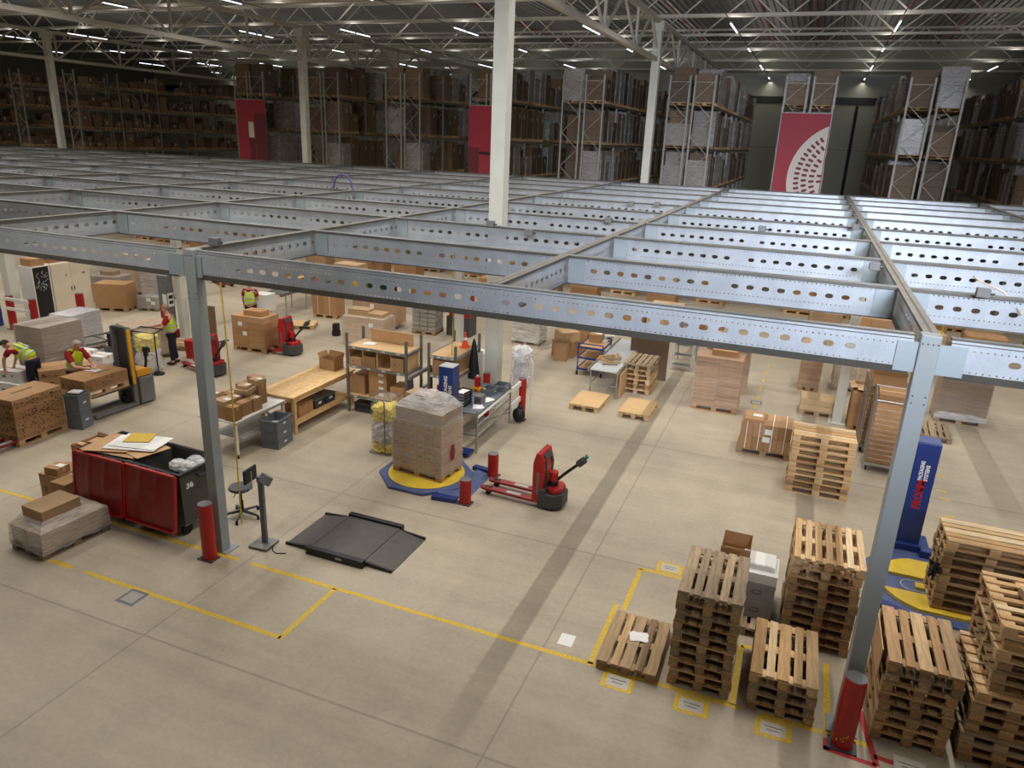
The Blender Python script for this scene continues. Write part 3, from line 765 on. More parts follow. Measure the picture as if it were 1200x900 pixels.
# the load on the turntable
tt = (-6.67, 12.52, .085)
t = wrapped_load(tt, R(-6), 'tall wrapped carton load on a pallet standing on the yellow turntable', grid=(6, 2, 5), ch=.21, mat='cardboard_pale', wood='new', lab=0)
for q, m in ((1, 'wrap_beige'),):
    ob('upper_cartons', MB().box((.04, 0, .12), (1.1, .76, .24)).mesh('carton', 'cardboard_pale'), t, (0, 0, 1.1945 + .01))
    b = MB(); rd = random.Random(3); n = 9; V = []
    for i in range(n + 1):
        for j in range(n + 1):
            u, v = i / n * 2 - 1, j / n * 2 - 1; r = max(abs(u), abs(v)); V.append((.04 + u * .57, v * .4, 1.46 + .36 * (1 - r ** 2.2) * (.7 + .3 * rd.random()) + .02 * rd.random()))
    b.add(V, [(i * (n + 1) + j, (i + 1) * (n + 1) + j, (i + 1) * (n + 1) + j + 1, i * (n + 1) + j + 1) for i in range(n) for j in range(n)]); mk(b, 'film_hood', 'film_thick', t, smooth=True)
    mk(MB().box((-.12, 0, .13), (.6, .4, .26)), 'top_carton', 'cardboard_pale', t, (0, 0, 1.45))
    b = MB()
    for k in range(5):
        for j in range(6):
            if rd.random() < .7: b.box((-.5 + .2 * j, -.402, .27 + .21 * k), (.1, .003, .012)).box((-.5 + .2 * j, -.402, .25 + .21 * k), (.07, .003, .01))
    mk(b, 'carton_print', 'print_grey', t)
    b = MB(); b.box((.04, -.392, 1.33), (1.12, .004, .27)).box((.04, .392, 1.33), (1.12, .004, .27)).box((-.518, 0, 1.33), (.004, .79, .27)).box((.6, 0, 1.33), (.004, .79, .27)); mk(b, 'stretch_film', 'stretch_film', t)
    b = MB(); b.ball((0, 0, 0), .1, (.02, 1, 1.6), 8).prism([(.0, -.06), (.004, -.06), (.004, .06), (0, .06)], .1, .2); mk(b, 'red_print', 'red_dark', t, (.617, .0, .52))
# right hand loads
wrapped_load((-1.6, 19.72, 0), 0, 'tall shrink-wrapped load of flat cartons on a pallet near the aisle middle', grid=(2, 1, 30), ch=.045, mat='cardboard', filmmat='film_clear', lab=0, gap=.005, tops=1)
wrapped_load((-1.55, 21.6, 0), 0, 'tall carton load directly behind the flat carton load by the aisle', grid=(2, 1, 7), ch=.21, mat='cardboard', filmmat='film_clear')
wrapped_load((-.16, 17.15, 0), 0, 'strapped low carton load on a pallet left of the pallet stack', L=1.12, grid=(4, 2, 2), ch=.32, mat='cardboard', filmmat=None, straps=4, lab=2)
carton((-.45, 17.1, .79), (.42, .6, .07), 'flat carton with a label lying on the strapped carton load', lab='top')
wrapped_load((4.55, 21.85, 0), 0, 'dull wrapped load on a worn pallet at the right edge of the aisle', grid=(2, 1, 18), ch=.062, mat='wrap_beige', wood='old', filmmat='film_clear')
tag(mk(drape(MB(), -.62, .62, -.02, .02, .22, random.Random(5), .1, 8).box((0, -.0, .2), (1.24, .008, .14)), 'film_skirt', 'film_thick', None, (4.55, 21.425, 0)), 'crumpled clear film hanging at the foot of the dull wrapped load', 'film')
for i, (x, y, n, l) in enumerate(((1.15, 20.4, 1, 'low flat carton pile behind the pallet stack by the far column'),)):
    wrapped_load((x - .15, y + .2, 0), 0, l, grid=(1, 1, 2), L=.9, W=.7, ch=.16, filmmat=None, mat='cardboard_pale')
wrapped_load((2.12, 20.05, 0), 0, 'brown carton block on a pallet between the far column and the roll cage', L=.75, W=.8, grid=(1, 1, 3), ch=.29, filmmat=None, mat='cardboard', gap=.002)
open_carton((2.12, 20.1, 1.03), .66, .6, .1, 'flattened open carton sagging on the brown carton block', .1, .14, rise=-.25, mat='cardboard_pale')
wrapped_load((.75, 22.9, 0), 0, 'narrow tall carton load left of the far column', L=.6, W=.8, grid=(1, 1, 14), ch=.09, mat='cardboard', filmmat='film_clear')
wrapped_load((2.05, 23.4, 0), 0, 'strapped flat carton load directly behind the far column', L=1.3, W=.8, grid=(2, 1, 9), ch=.19, mat='cardboard_pale', filmmat='stretch_film', straps=3)
# roll cages behind the near column
def roll_cage(loc, rz, label, fill, w=.7, d=.8, h=1.8):
    t = thing('roll_cage', label, 'roll cage', loc, rz, 'roll cages with cartons')
    mk(MB().box((0, 0, .18), (w, d, .03)).box((0, -d / 2, .18), (w, .04, .06)).box((0, d / 2, .18), (w, .04, .06)), 'base', 'steel', t)
    for sx in (-1, 1):
        b = MB()
        for y in (-d / 2, d / 2): b.tube([(sx * w / 2, y, .18), (sx * w / 2, y, h)], .016, 8)
        b.tube([(sx * w / 2, -d / 2, h), (sx * w / 2, d / 2, h)], .016, 8)
        for k in range(1, 7): b.tube([(sx * w / 2, -d / 2 + d * k / 7, .2), (sx * w / 2, -d / 2 + d * k / 7, h)], .006, 6)
        for k in range(1, 5): b.tube([(sx * w / 2, -d / 2, h * k / 5), (sx * w / 2, d / 2, h * k / 5)], .006, 6)
        mk(b, 'mesh_side', 'steel', t)
    b = MB(); b.tube([(-w / 2, d / 2, h), (w / 2, d / 2, h)], .014, 8)
    for k in range(1, 10): b.tube([(-w / 2, d / 2, h * k / 10), (w / 2, d / 2, h * k / 10)], .006, 6)
    mk(b, 'mesh_back', 'steel', t); b = MB().tube([(-w / 2, -d / 2, h - .12), (w / 2, -d / 2, h - .12)], .012, 8)
    for k in range(1, 12): b.tube([(-w / 2, -d / 2, .2 + (h - .4) * k / 12), (w / 2, -d / 2, .2 + (h - .4) * k / 12)], .005, 5)
    mk(b, 'mesh_front', 'steel', t)
    for x in (-w / 2 + .06, w / 2 - .06):
        for y in (-d / 2 + .06, d / 2 - .06):
            c = mk(MB().tube([(x - .018, y, .062), (x + .018, y, .062)], .06, 12), 'castor_wheel', 'rubber', t)
            mk(MB().box((x, y, .135), (.05, .05, .06)), 'castor_fork', 'steel', c)
    z = .2; i = 0
    for k, hh in enumerate(fill):
        carton((loc[0], loc[1], z), (w - .08, d - .08, hh - .004), 'brown carton, %s from the bottom, in the %s' % (ORD[k + 1], label.split(' roll cage')[0] + ' roll cage'), rz, 'cartons in the roll cages'); z += hh
roll_cage((2.36, 17.42, 0), R(-3), 'near roll cage of cartons behind the near right column', (.28, .27, .3, .28, .3, .18))
roll_cage((2.3, 18.55, 0), R(2), 'far roll cage of cartons behind the near roll cage', (.3, .3, .3, .25, .3, .3, .12), .78)
# white and grey boxes behind the tall stack
inst(pallet_spec('old', 5, 1.2, .8), 'pallet', 'weathered pallet under the grey archive boxes behind the tall stack', 'pallet', (.0, 10.35, 0), H90)
for k, (m, z, h, l) in enumerate((('box_grey', .1445, .3, 'lower grey box on the pallet behind the tall stack'), ('box_grey', .4455, .3, 'upper grey box on the pallet behind the tall stack'), ('white', .7465, .16, 'white box lying on the grey boxes behind the tall stack'))):
    t = inst([('body', MB().box((0, 0, h / 2), (.5, .55, h - .002)).mesh('body', m), (0, 0, 0)), ('lid', MB().box((0, 0, h - .03), (.512, .562, .05)).mesh('lid', m), (0, 0, 0))], 'storage_box', l, 'box', (.13, 10.3, z))
    if m == 'box_grey':
        c = []
        for q in range(16): c.append((.07 * math.cos(q * math.pi / 8), -.277, h * .5 + .035 * math.sin(q * math.pi / 8)))
        mk(MB().tube(c + [c[0]], .004, 5), 'hand_hold', 'dark_grey', t)
tag(mk(MB().box((0, 0, .04), (.46, .4, .08)).box((-.02, 0, .0845), (.42, .37, .008)), 'white_box', 'white', None, (.1, 10.32, .9075)), 'thin white box crowning the grey boxes behind the tall stack', 'box')
open_carton((-.25, 10.35, .1445), .42, .5, 1.05, 'tall open carton standing behind the tall stack', 0, .22, flaps=(0, 0, 0, 0))
# ================================================================ machines and benches in the middle
TXT = {}
def text_mesh(body, size, mat, ext=.002, bold=0.):
    cu = bpy.data.curves.new('lettering', 'FONT'); cu.body = body; cu.size = size; cu.extrude = ext; cu.offset = bold; cu.align_x = 'LEFT'; cu.align_y = 'BOTTOM_BASELINE'; cu.resolution_u = 2
    o = bpy.data.objects.new('lettering', cu); col.objects.link(o)
    bpy.context.view_layer.update()
    me = bpy.data.meshes.new_from_object(o.evaluated_get(bpy.context.evaluated_depsgraph_get()))
    bpy.data.objects.remove(o); bpy.data.curves.remove(cu)
    me.materials.clear(); me.materials.append(M[mat]); return me
def lettering(body, size, mat, parent, loc, rot, name='lettering', bold=0., sx=1.):
    o = ob(name, text_mesh(body, size, mat, bold=bold), parent, loc); o.rotation_euler = rot; o.scale = (sx, 1, 1); return o
def bollard(x, y, h, label, r=.115, mat='red', marks=False):
    t = thing('bollard', label, 'bollard', (x, y, 0), group='red bollards')
    mk(MB().cyl((0, 0, 0), r, h, 20), 'post', mat, t, smooth=True); mk(MB().cyl((0, 0, h), r * .97, .006, 20), 'cap', 'mid_grey', t)
    b = MB().box((0, -r * .25, .006), (r * 2.6, r * 1.9, .012))
    for sx in (-1, 1):
        for sy in (-1.05, .5): b.cyl((sx * r * 1.15, sy * r * 1.1, .012), .012, .015, 6)
    mk(b, 'base_plate', 'dark_grey', t); return t
bollard(-5.39, 13.05, .5, 'short red bollard, farther of the pair beside the turntable')
bollard(-5.39, 11.68, .5, 'short red bollard, nearer of the pair beside the turntable')
t = bollard(-8.36, 8.07, 1.0, 'tall red bollard in front of the near left column', .115)
t = bollard(1.345, 8.1, .98, 'tall red guard post in front of the near right column', .125)
b = MB(); rd = random.Random(2)
for k in range(7):
    a = -1.8 + rd.uniform(-.5, .5); b.box((.132 * math.cos(a), .132 * math.sin(a), .12 + rd.random() * .12), (.012, .012, .02), a)
mk(b, 'paint_chip', 'tape_yellow', t)
# stretch wrapping machines
def turntable(loc, label, disc, slices=None, R0=.78, mast=(0, 1.2), h=2.05, mw=.46, rz=0., ramp=(1, 0)):
    t = thing('wrapping_machine', label, 'wrapping machine', loc, rz, 'pallet wrapping machines')
    return t
t = thing('wrapping_machine', 'blue pallet wrapping machine with yellow turntable under the tall wrapped load', 'wrapping machine', (-6.65, 12.45, 0))
oc = [(1.0 * math.cos(a), 1.0 * math.sin(a)) for a in [R(22.5 + 45 * k) for k in range(8)]]
mk(MB().prism(oc, 0, .06), 'base_plate', 'blue_grey', t, bev=.008); mk(MB().lathe([(.8, .06), (.8, .075), (.78, .082)], n=40), 'turntable', 'yellow', t)
b = MB(); b.add([(.62, -.75, .06), (1.25, -.62, .005), (1.25, .62, .005), (.9, .6, .06), (.62, -.75, 0), (1.25, -.62, 0), (1.25, .62, 0), (.9, .6, 0)], [(0, 1, 2, 3), (7, 6, 5, 4), (0, 4, 5, 1), (1, 5, 6, 2), (2, 6, 7, 3), (3, 7, 4, 0)]); mk(b, 'ramp', 'blue_grey', t)
mk(MB().box((.85, -.86, .04), (.5, .16, .08), .12), 'ramp_rail', 'blue', t); mk(MB().box((1.02, .68, .04), (.5, .14, .08), -.1), 'ramp_rail', 'blue', t)
mk(MB().box((-.0, 1.05, .045), (.5, .7, .09)).box((.3, 1.25, .09), (.3, .3, .06)), 'foot', 'blue', t)
m_ = mk(MB().box((-.1, 1.2, 1.08), (.34, .34, 1.98)), 'mast', 'blue', t, bev=.015); mk(MB().box((-.1, 1.2, 2.075), (.33, .33, .012)), 'mast_cap', 'light_grey', m_)
lettering('PACKAGING', .11, 'white', m_, (-.06, 1.028, 1.25), (R(90), R(-90), 0), bold=.003); lettering('SYSTEMS', .11, 'white', m_, (.05, 1.028, 1.25), (R(90), R(-90), 0), bold=.003)
mk(MB().box((.16, 1.02, .8), (.16, .3, 1.0)).box((.16, .86, .6), (.1, .04, .55)), 'film_carriage', 'light_grey', t)
t = thing('wrapping_machine', 'tall blue mast wrapping machine with slotted yellow turntable right of the near column', 'wrapping machine', (2.7, 12.25, 0))
mk(MB().prism([(-.85, -.7), (-.45, -1.0), (1.0, -1.0), (1.1, .95), (.45, 1.25), (-.35, 1.25), (-.85, .6)], 0, .05), 'base_plate', 'blue_grey', t, bev=.008)
mk(MB().box((-.62, -.85, .045), (.5, .15, .09), -.5), 'ramp_rail', 'blue', t); mk(MB().box((-.1, -1.02, .04), (.7, .1, .08), -.1), 'ramp_rail', 'blue', t)
def disc_slice(y0, y1, r, xa=-9, c=(.15, 0)):
    P = []; n = 20
    for k in range(n + 1):
        y = y0 + (y1 - y0) * k / n; P.append((c[0] + math.sqrt(max(0, r * r - y * y)), c[1] + y))
    for k in range(n, -1, -1):
        y = y0 + (y1 - y0) * k / n; P.append((max(xa, c[0] - math.sqrt(max(0, r * r - y * y))), c[1] + y))
    return P
for y0, y1, xa in ((.2, .8, -9), (-.13, .02, -.15), (-.8, -.32, -9)):
    mk(MB().prism(disc_slice(y0, y1, .86, xa), .05, .1), 'turntable_slice', 'yellow', t)
P = [(-.2 + .16 * math.cos(a), -.04 + .16 * math.sin(a), .055) for a in [R(90 + 18 * k) for k in range(11)]]; mk(MB().tube([(.1, .12, .055)] + P + [(.1, -.2, .055)], .012, 6), 'bumper', 'light_grey', t)
mk(MB().box((-.12, 1.42, .09), (.62, .5, .18)).box((.18, 1.12, .09), (.3, .2, .18)), 'foot', 'blue', t, bev=.02)
m_ = mk(MB().box((-.16, 1.42, 1.1), (.37, .34, 2.0)), 'mast', 'blue', t, bev=.012); mk(MB().box((-.16, 1.42, 2.107), (.36, .33, .014)), 'mast_cap', 'blue_grey', m_)
mk(MB().box((-.36, 1.42, 1.1), (.03, .34, 1.98)).box((.03, 1.35, 1.36), (.02, .06, .05)).box((.03, 1.35, 1.0), (.02, .06, .05)), 'mast_side', 'black', m_); mk(MB().box((-.41, 1.5, 1.15), (.07, .2, 1.8)), 'back_frame', 'cream', m_)
lettering('FROMM', .19, 'red', m_, (-.1, 1.247, .86), (R(90), R(-90), 0), bold=.006, sx=.85)
lettering('PACKAGING', .085, 'white', m_, (-.175, 1.247, 1.41), (R(90), R(-90), 0), bold=.003, sx=.75); lettering('SYSTEMS', .085, 'white', m_, (-.085, 1.247, 1.41), (R(90), R(-90), 0), bold=.003, sx=.9)
b = mk(MB().box((-.44, 1.15, .62), (.1, .16, .3)).box((-.44, 1.15, .8), (.09, .14, .06)), 'film_carriage', 'yellow_hot', t, bev=.01); mk(MB().box((-.44, 1.068, .62), (.04, .005, .03)).box((-.44, 1.068, .56), (.05, .005, .03)), 'warning_mark', 'black', b)
mk(MB().tube([(-.4, 1.12, .1), (-.4, 1.12, .5)], .02, 8).tube([(-.48, 1.12, .1), (-.48, 1.12, .5)], .02, 8), 'guide_rod', 'yellow_hot', t)
p = G(1090, 668, .75); b = MB(); rd = random.Random(8)
for k in range(12):
    q0 = Vector((rd.uniform(-.07, .05), rd.uniform(-.06, .06), rd.uniform(-.12, .1))); q1 = Vector((rd.uniform(-.16, .03), rd.uniform(-.12, .1), rd.uniform(-.2, .16))); b.tube([q0, q0.lerp(q1, .5), q1], [.05, .04, .008], 6)
tag(mk(b, 'plastic_bag', 'black', None, (2.66, 11.62, .78), smooth=False), 'crumpled black plastic bag hanging at the corner of the right edge stack', 'bag')
# red powered pallet truck
def pallet_truck(loc, rz, label, red='red', tall=1.15, tiller=True, load=0.):
    t = thing('pallet_truck', label, 'pallet truck', loc, rz, 'powered pallet trucks')
    mk(MB().side([(-.29, .05), (.29, .05), (.29, .38), (.2, .42), (-.29, .42)], .02, .14).prism([(.0, -.3), (.3, -.3), (.46, -.16), (.46, .16), (.3, .3), (.0, .3)], .05, .34), 'chassis', 'dark_grey', t, bev=.02)
    mk(MB().prism([(.16, -.2), (.32, -.24), (.42, -.12), (.42, .12), (.32, .24), (.16, .2)], .34, .44), 'motor_cover', red, t, bev=.02)
    hd = MB(); P = [(-.14, .1), (.06, .1), (.1, tall * .72), (.02, tall - .02), (-.08, tall - .01), (-.14, tall * .8)]
    hd.add([(x, -.27, z) for x, z in P] + [(x, .27, z) for x, z in P], [tuple(range(6)), tuple(range(11, 5, -1))] + [(k + 6, (k + 1) % 6 + 6, (k + 1) % 6, k) for k in range(6)])
    h_ = mk(hd, 'battery_hood', red, t, bev=.02)
    mk(MB().box((.085, -.15, tall * .62), (.05, .06, .5)).box((.085, .15, tall * .62), (.05, .06, .5)), 'hood_pillar', 'dark_grey', h_); mk(MB().box((-.02, -.274, tall * .45), (.05, .006, .45)), 'side_strip', 'mid_grey', h_)
    mk(MB().box((.055, 0, tall - .1), (.12, .3, .02), 0, 0, Matrix.Rotation(R(50), 3, 'Y')), 'control_panel', 'dark_grey', h_)
    for y in (-.19, .19):
        f = mk(MB().prism([(-1.27, y - .04), (-1.2, y - .08), (-.1, y - .085), (-.1, y + .085), (-1.2, y + .08), (-1.27, y + .04)], .1 + load, .15 + load), 'fork', 'red_dark', t, bev=.008)
        mk(MB().box((-.55, y, .1525 + load), (.3, .1, .003)), 'wear_patch', 'light_grey', f); mk(MB().box((-1.1, y, .153 + load), (.14, .08, .004)), 'roller_slot', 'black', f)
        mk(MB().tube([(-1.1, y - .045, .05), (-1.1, y + .045, .05)], .05, 12), 'load_wheel', 'rubber', t)
    if tiller:
        mk(MB().cyl((.2, 0, .44), .09, .28, 14), 'steering_column', red, t, smooth=True); mk(MB().cyl((.2, 0, .44), .1, .1, 14), 'collar', 'black', t)
        mk(MB().tube([(.22, 0, .5), (.45, 0, .75), (.7, 0, 1.0)], .03, 8), 'tiller_arm', 'black', t)
        g = mk(MB().tube([(.68, 0, .98), (.8, 0, 1.1)], .07, 10).tube([(.78, -.15, 1.12), (.82, -.05, 1.14), (.82, .05, 1.14), (.78, .15, 1.12)], .025, 8), 'tiller_head', 'dark_grey', t); mk(MB().ball((.84, 0, 1.16), .035, (1, 1, 1), 8), 'reverse_button', 'teal', g)
    for y in (-.2, .2): mk(MB().tube([(.28, y - .03, .06), (.28, y + .03, .06)], .06, 12), 'castor_wheel', 'rubber', t)
    return t
pallet_truck((-4.02, 12.36, 0), R(-3), 'red powered pallet truck with empty forks on the open floor')
pallet_truck((-15.35, 15.6, 0), R(-16), 'red pallet truck with forks pointing left, partly behind the near left column')
# floor scale
t = thing('floor_scale', 'black ribbed floor scale with two ramps on the open front floor', 'scale', (-6.47, 9.53, 0))
mk(MB().box((0, 0, .045), (1.05, 1.2, .09)), 'platform', 'black_plate', t, bev=.005)
b = MB()
for i in range(22):
    for j in range(14): b.box((-.45 + .9 * i / 21, -.48 + .96 * j / 13, .0915), (.022, .006, .003), .7 if (i + j) % 2 else -.7)
mk(b, 'tread_pattern', 'mid_grey', t)
for s in (-1, 1):
    b = MB(); x0, x1 = s * .535, s * 1.05
    V = [(x0, -.55, 0), (x1, -.55, 0), (x1, .55, 0), (x0, .55, 0), (x0, -.55, .085), (x1, -.55, .012), (x1, .55, .012), (x0, .55, .085)]
    F = [(3, 2, 1, 0), (4, 5, 6, 7), (0, 1, 5, 4), (1, 2, 6, 5), (2, 3, 7, 6), (3, 0, 4, 7)]
    b.add(V, F if s > 0 else [tuple(reversed(f)) for f in F]); b2 = b
    r_ = mk(b, 'ramp', 'black_plate', t); e = MB()
    for y in (-.57, .57): e.bar((x0, y, .06), (x1, y, .02), .04, .05)
    mk(e, 'ramp_edge', 'black', r_)
for y in (-.64, .64): mk(MB().box((0, y, .065), (1.12, .1, .13)), 'side_rail', 'black', t, bev=.008)
mk(MB().box((.1, -.695, .07), (.12, .006, .04)), 'rating_plate', 'steel', t)
t = thing('scale_terminal', 'grey scale display post on a square foot beside the floor scale', 'scale', (-7.83, 8.76, 0), R(4))
mk(MB().box((0, 0, .03), (.36, .36, .03)).box((0, 0, .01), (.3, .3, .02)), 'foot_plate', 'steel_rough', t); mk(MB().box((0, .04, .64), (.09, .06, 1.2)), 'post', 'tote_grey', t, bev=.004)
h_ = mk(MB().box((.13, .0, 1.27), (.24, .1, .15), -.5, 0, Matrix.Rotation(R(-35), 3, 'X')).box((.0, .04, 1.24), (.1, .1, .1)), 'display_head', 'mid_grey', t, bev=.006); mk(MB().box((.14, -.05, 1.29), (.14, .004, .06), -.5, 0, Matrix.Rotation(R(-35), 3, 'X')), 'display', 'screen', h_)
mk(MB().tube([(.18, 0, .02), (.24, -.1, .008), (.35, -.16, .008), (.5, -.1, .008)], .008, 6), 'cable', 'rubber', t)
# work stool
t = thing('work_stool', 'black work stool on a five-star base between the near left column and scale post', 'stool', (-8.84, 9.4, 0), R(5))
for k in range(5):
    a = 2 * math.pi * k / 5; f = mk(MB().tube([(0, 0, .12), (.33 * math.cos(a), .33 * math.sin(a), .07)], [.03, .022], 8), 'foot_arm', 'dark_grey', t); mk(MB().cyl((.33 * math.cos(a), .33 * math.sin(a), 0), .025, .06, 8), 'glide', 'rubber', f)
mk(MB().cyl((0, 0, .1), .032, .22, 12).cyl((0, 0, .3), .018, .26, 10), 'gas_lift', 'black', t); mk(MB().lathe([(.05, .54), (.19, .55), (.215, .58), (.2, .61), (.05, .615)], n=20), 'seat', 'dark_grey', t, smooth=True)
mk(MB().tube([(.1, .0, .56), (.24, 0, .6), (.25, 0, .95)], .015, 8), 'back_stem', 'steel', t); mk(MB().box((.225, 0, .88), (.05, .36, .28)), 'backrest', 'black', t, bev=.04)
mk(MB().tube([(.02, -.14, .55), (.02, -.24, .5)], .008, 6), 'lever', 'black', t)
# timber bench
t = thing('wooden_bench', 'long pale timber workbench with lower shelf joined to the white table', 'workbench', (-10.9, 14.2, 0))
b = MB()
for k in range(7): b.box((-.45 + .15 * k, 0, .905), (.146, 2.56, .045))
mk(b, 'bench_top', 'wood_bench', t); mk(MB().box((.47, 0, .83), (.04, 2.45, .1)).box((-.47, 0, .83), (.04, 2.45, .1)).box((0, -1.2, .83), (.9, .04, .1)), 'apron', 'wood_bench', t)
for x in (-.46, .46):
    for y in (-1.18, 1.18): mk(MB().box((x, y, .44), (.08, .08, .88)), 'leg', 'wood_bench', t)
mk(MB().box((0, 0, .26), (.86, 2.3, .03)), 'lower_shelf', 'board', t); mk(MB().box((.46, 0, .25), (.04, 2.3, .1)), 'shelf_rail', 'wood_bench', t)
open_carton((-10.95, 15.25, .93), .5, .36, .28, 'open carton on the far end of the timber bench', -.1, .14, flaps=(0, 1, 1, 1), rise=1.2)
carton((-10.75, 13.6, .276), (.4, .55, .3), 'brown carton on the lower shelf of the timber bench, near end', lab='mark')
for k, y in enumerate((14.15, 14.6)): inst([('tub', MB().box((0, 0, .11), (.4, .38, .22)).mesh('tub', 'dark_grey'), (0, 0, 0)), ('rim', MB().box((0, 0, .215), (.43, .41, .02)).mesh('rim', 'tote_grey'), (0, 0, 0)), ('paper_label', MB().box((.2, 0, .12), (.006, .12, .06)).mesh('paper_label', 'white'), (.002, 0, 0))], 'storage_tub', 'dark tub on the lower shelf of the timber bench, %s one' % ('nearer', 'farther')[k], 'tub', (-10.75, y, .276))
# white table with carton piles
t = thing('packing_table', 'white-topped metal table piled with small cartons left of the grey totes', 'table', (-11.1, 12.12, 0))
mk(MB().box((0, 0, .835), (1.0, 1.7, .03)), 'table_top', 'white', t, bev=.004); mk(MB().box((.46, 0, .79), (.04, 1.6, .05)).box((-.46, 0, .79), (.04, 1.6, .05)), 'frame', 'light_grey', t)
for x in (-.44, .44):
    for y in (-.78, .78):
        l = mk(MB().box((x, y, .45), (.06, .06, .72)), 'leg', 'white', t); mk(MB().box((x, y, .09), (.04, .04, .12)), 'foot', 'black', l); mk(MB().cyl((x, y, 0), .04, .03, 10), 'pad', 'black', l)
mk(MB().box((0, .1, .36), (.84, 1.3, .025)), 'lower_shelf', 'light_grey', t)
mk(MB().bar((.3, .75, .3), (.46, .2, .75), .05), 'brace', 'wood_mid', t)
sm = ((-11.42, 11.55, .3, .5, .34), (-11.05, 11.5, .34, .3, .3), (-10.76, 11.42, .26, .24, .32), (-11.1, 11.82, .3, .24, .36), (-10.8, 11.78, .22, .3, .3), (-11.45, 12.15, .28, .36, .3), (-11.05, 12.15, .3, .3, .36), (-10.78, 12.1, .22, .26, .3), (-11.35, 12.5, .3, .3, .42), (-11.0, 12.5, .28, .24, .46), (-11.3, 12.8, .34, .2, .5))
for k, (x, y, w_, d_, h_) in enumerate(sm):
    carton((x, y, .851), (w_, d_, h_), 'small brown carton standing on the white table, %s from the near end' % ORD[k + 1], random.uniform(-.05, .05), 'small cartons on the white table', lab='top' if k % 2 else None)
for k, (x, y, z, w_, d_, h_) in enumerate(((-11.05, 11.5, 1.152, .34, .3, .1), (-11.05, 12.15, 1.212, .34, .36, .09), (-11.0, 12.5, 1.312, .3, .26, .12), (-11.05, 12.15, 1.303, .26, .22, .08), (-11.42, 11.55, 1.192, .3, .4, .12))):
    carton((x, y, z), (w_, d_, h_), 'flat carton lying on top of the small cartons, %s of five' % ORD[k + 1], random.uniform(-.2, .2), 'flat cartons on the white table', lab='top', mat='cardboard_pale')
def tote(loc, rz, label, h=.22, w=.4, d=.6, mat='tote_grey', group=None):
    t = thing('plastic_tote', label, 'tote', loc, rz, group)
    b = MB(); 
    for sx in (-1, 1): b.box((sx * (w / 2 - .008), 0, h / 2), (.016, d, h))
    for sy in (-1, 1): b.box((0, sy * (d / 2 - .008), h / 2), (w - .03, .016, h))
    b.box((0, 0, .01), (w - .02, d - .02, .02)); mk(b, 'tub', mat, t)
    r = MB()
    for sx in (-1, 1): r.box((sx * w / 2, 0, h - .02), (.03, d + .03, .03))
    for sy in (-1, 1): r.box((0, sy * d / 2, h - .02), (w, .03, .03))
    mk(r, 'rim', mat, t); mk(MB().box((w / 2 + .002, 0, h * .5), (.004, .1, .04)), 'label_plate', 'white', t); return t
for k in range(3): tote((-10.42, 12.35, .222 * k), R(7), 'grey plastic tote, %s of three stacked before the white table' % ('lowest', 'middle', 'topmost')[k], .22, .42, .6, group='grey totes by the white table')
tag(mk(MB().box((0, 0, .02), (.25, .35, .04), .3), 'plastic_sheet', 'plastic_white', None, (-10.42, 12.3, .47)), 'crumpled clear plastic in the topmost tote by the white table', 'plastic')
# shelving behind the bench
def shelving(x0, x1, y0, y1, zs, h, label, top='board'):
    t = thing('metal_shelving', label, 'shelving', ((x0 + x1) / 2, (y0 + y1) / 2, 0)); W, D = x1 - x0, y1 - y0
    for sx in (-1, 1):
        for sy in (-1, 1):
            mk(MB().box((sx * W / 2, sy * D / 2, h / 2), (.06, .05, h)), 'upright', 'steel_rough', t)
    for i, z in enumerate(zs):
        mk(MB().box((0, 0, z - .015), (W - .06, D - .02, .03)), 'shelf', top, t); mk(MB().box((0, -D / 2, z - .04), (W, .04, .07)).box((0, D / 2, z - .04), (W, .04, .07)).box((-W / 2, 0, z - .04), (.04, D, .07)).box((W / 2, 0, z - .04), (.04, D, .07)), 'shelf_beam', 'steel', t)
        b = MB()
        for q in range(4): b.box((-W / 2 + W * (q + .5) / 4, -D / 2 - .022, z - .035), (.09, .004, .03))
        mk(b, 'shelf_label', 'paper', t)
    return t
shelving(-10.18, -8.5, 14.85, 15.6, (.48, 1.27, 1.76), 2.08, 'grey metal shelving with pigeonholes behind the timber bench')
b = MB()
for k in range(5): b.box((-.8 + .4 * k, 0, .21), (.02, .66, .4))
b.box((0, .32, .21), (1.6, .02, .4)); tag(mk(b, 'pigeonhole', 'board', None, (-9.34, 15.2, 1.271)), 'wooden pigeonhole dividers on the middle shelf behind the bench', 'divider')
for k, (x, h_) in enumerate(((-9.94, .2), (-9.54, .26), (-8.95 + .2, .34))): carton((x, 15.1, 1.272), (.34, .5, h_), 'brown carton inside the pigeonholes, %s from the left' % ORD[k + 1], lab='mark')
for k in range(4): carton((-9.35, 15.15, .482 + .17 * k), (.5, .5, .168), 'flat carton with a label in the lower shelf stack, %s from the bottom' % ORD[k + 1], lab='front', group='lower shelf cartons')
carton((-9.94, 15.2, .482), (.36, .5, .5), 'tall brown carton at the left of the lower shelf behind the bench'); carton((-8.8, 15.15, .482), (.4, .5, .35), 'brown carton at the right of the lower shelf behind the bench')
tag(mk(MB().box((0, 0, .15), (1.2, .04, .3)), 'cardboard_sheet', 'kraft_sheet', None, (-9.3, 15.55, 1.77)), 'long kraft board standing along the back of the shelving top', 'cardboard')
tag(mk(MB().box((0, 0, .004), (.3, .22, .006), .3).box((.03, .04, .01), (.28, .2, .005), .1), 'paper_sheet', 'paper', None, (-9.75, 15.2, 1.765)), 'white papers lying on the left end of the shelving top', 'paper')
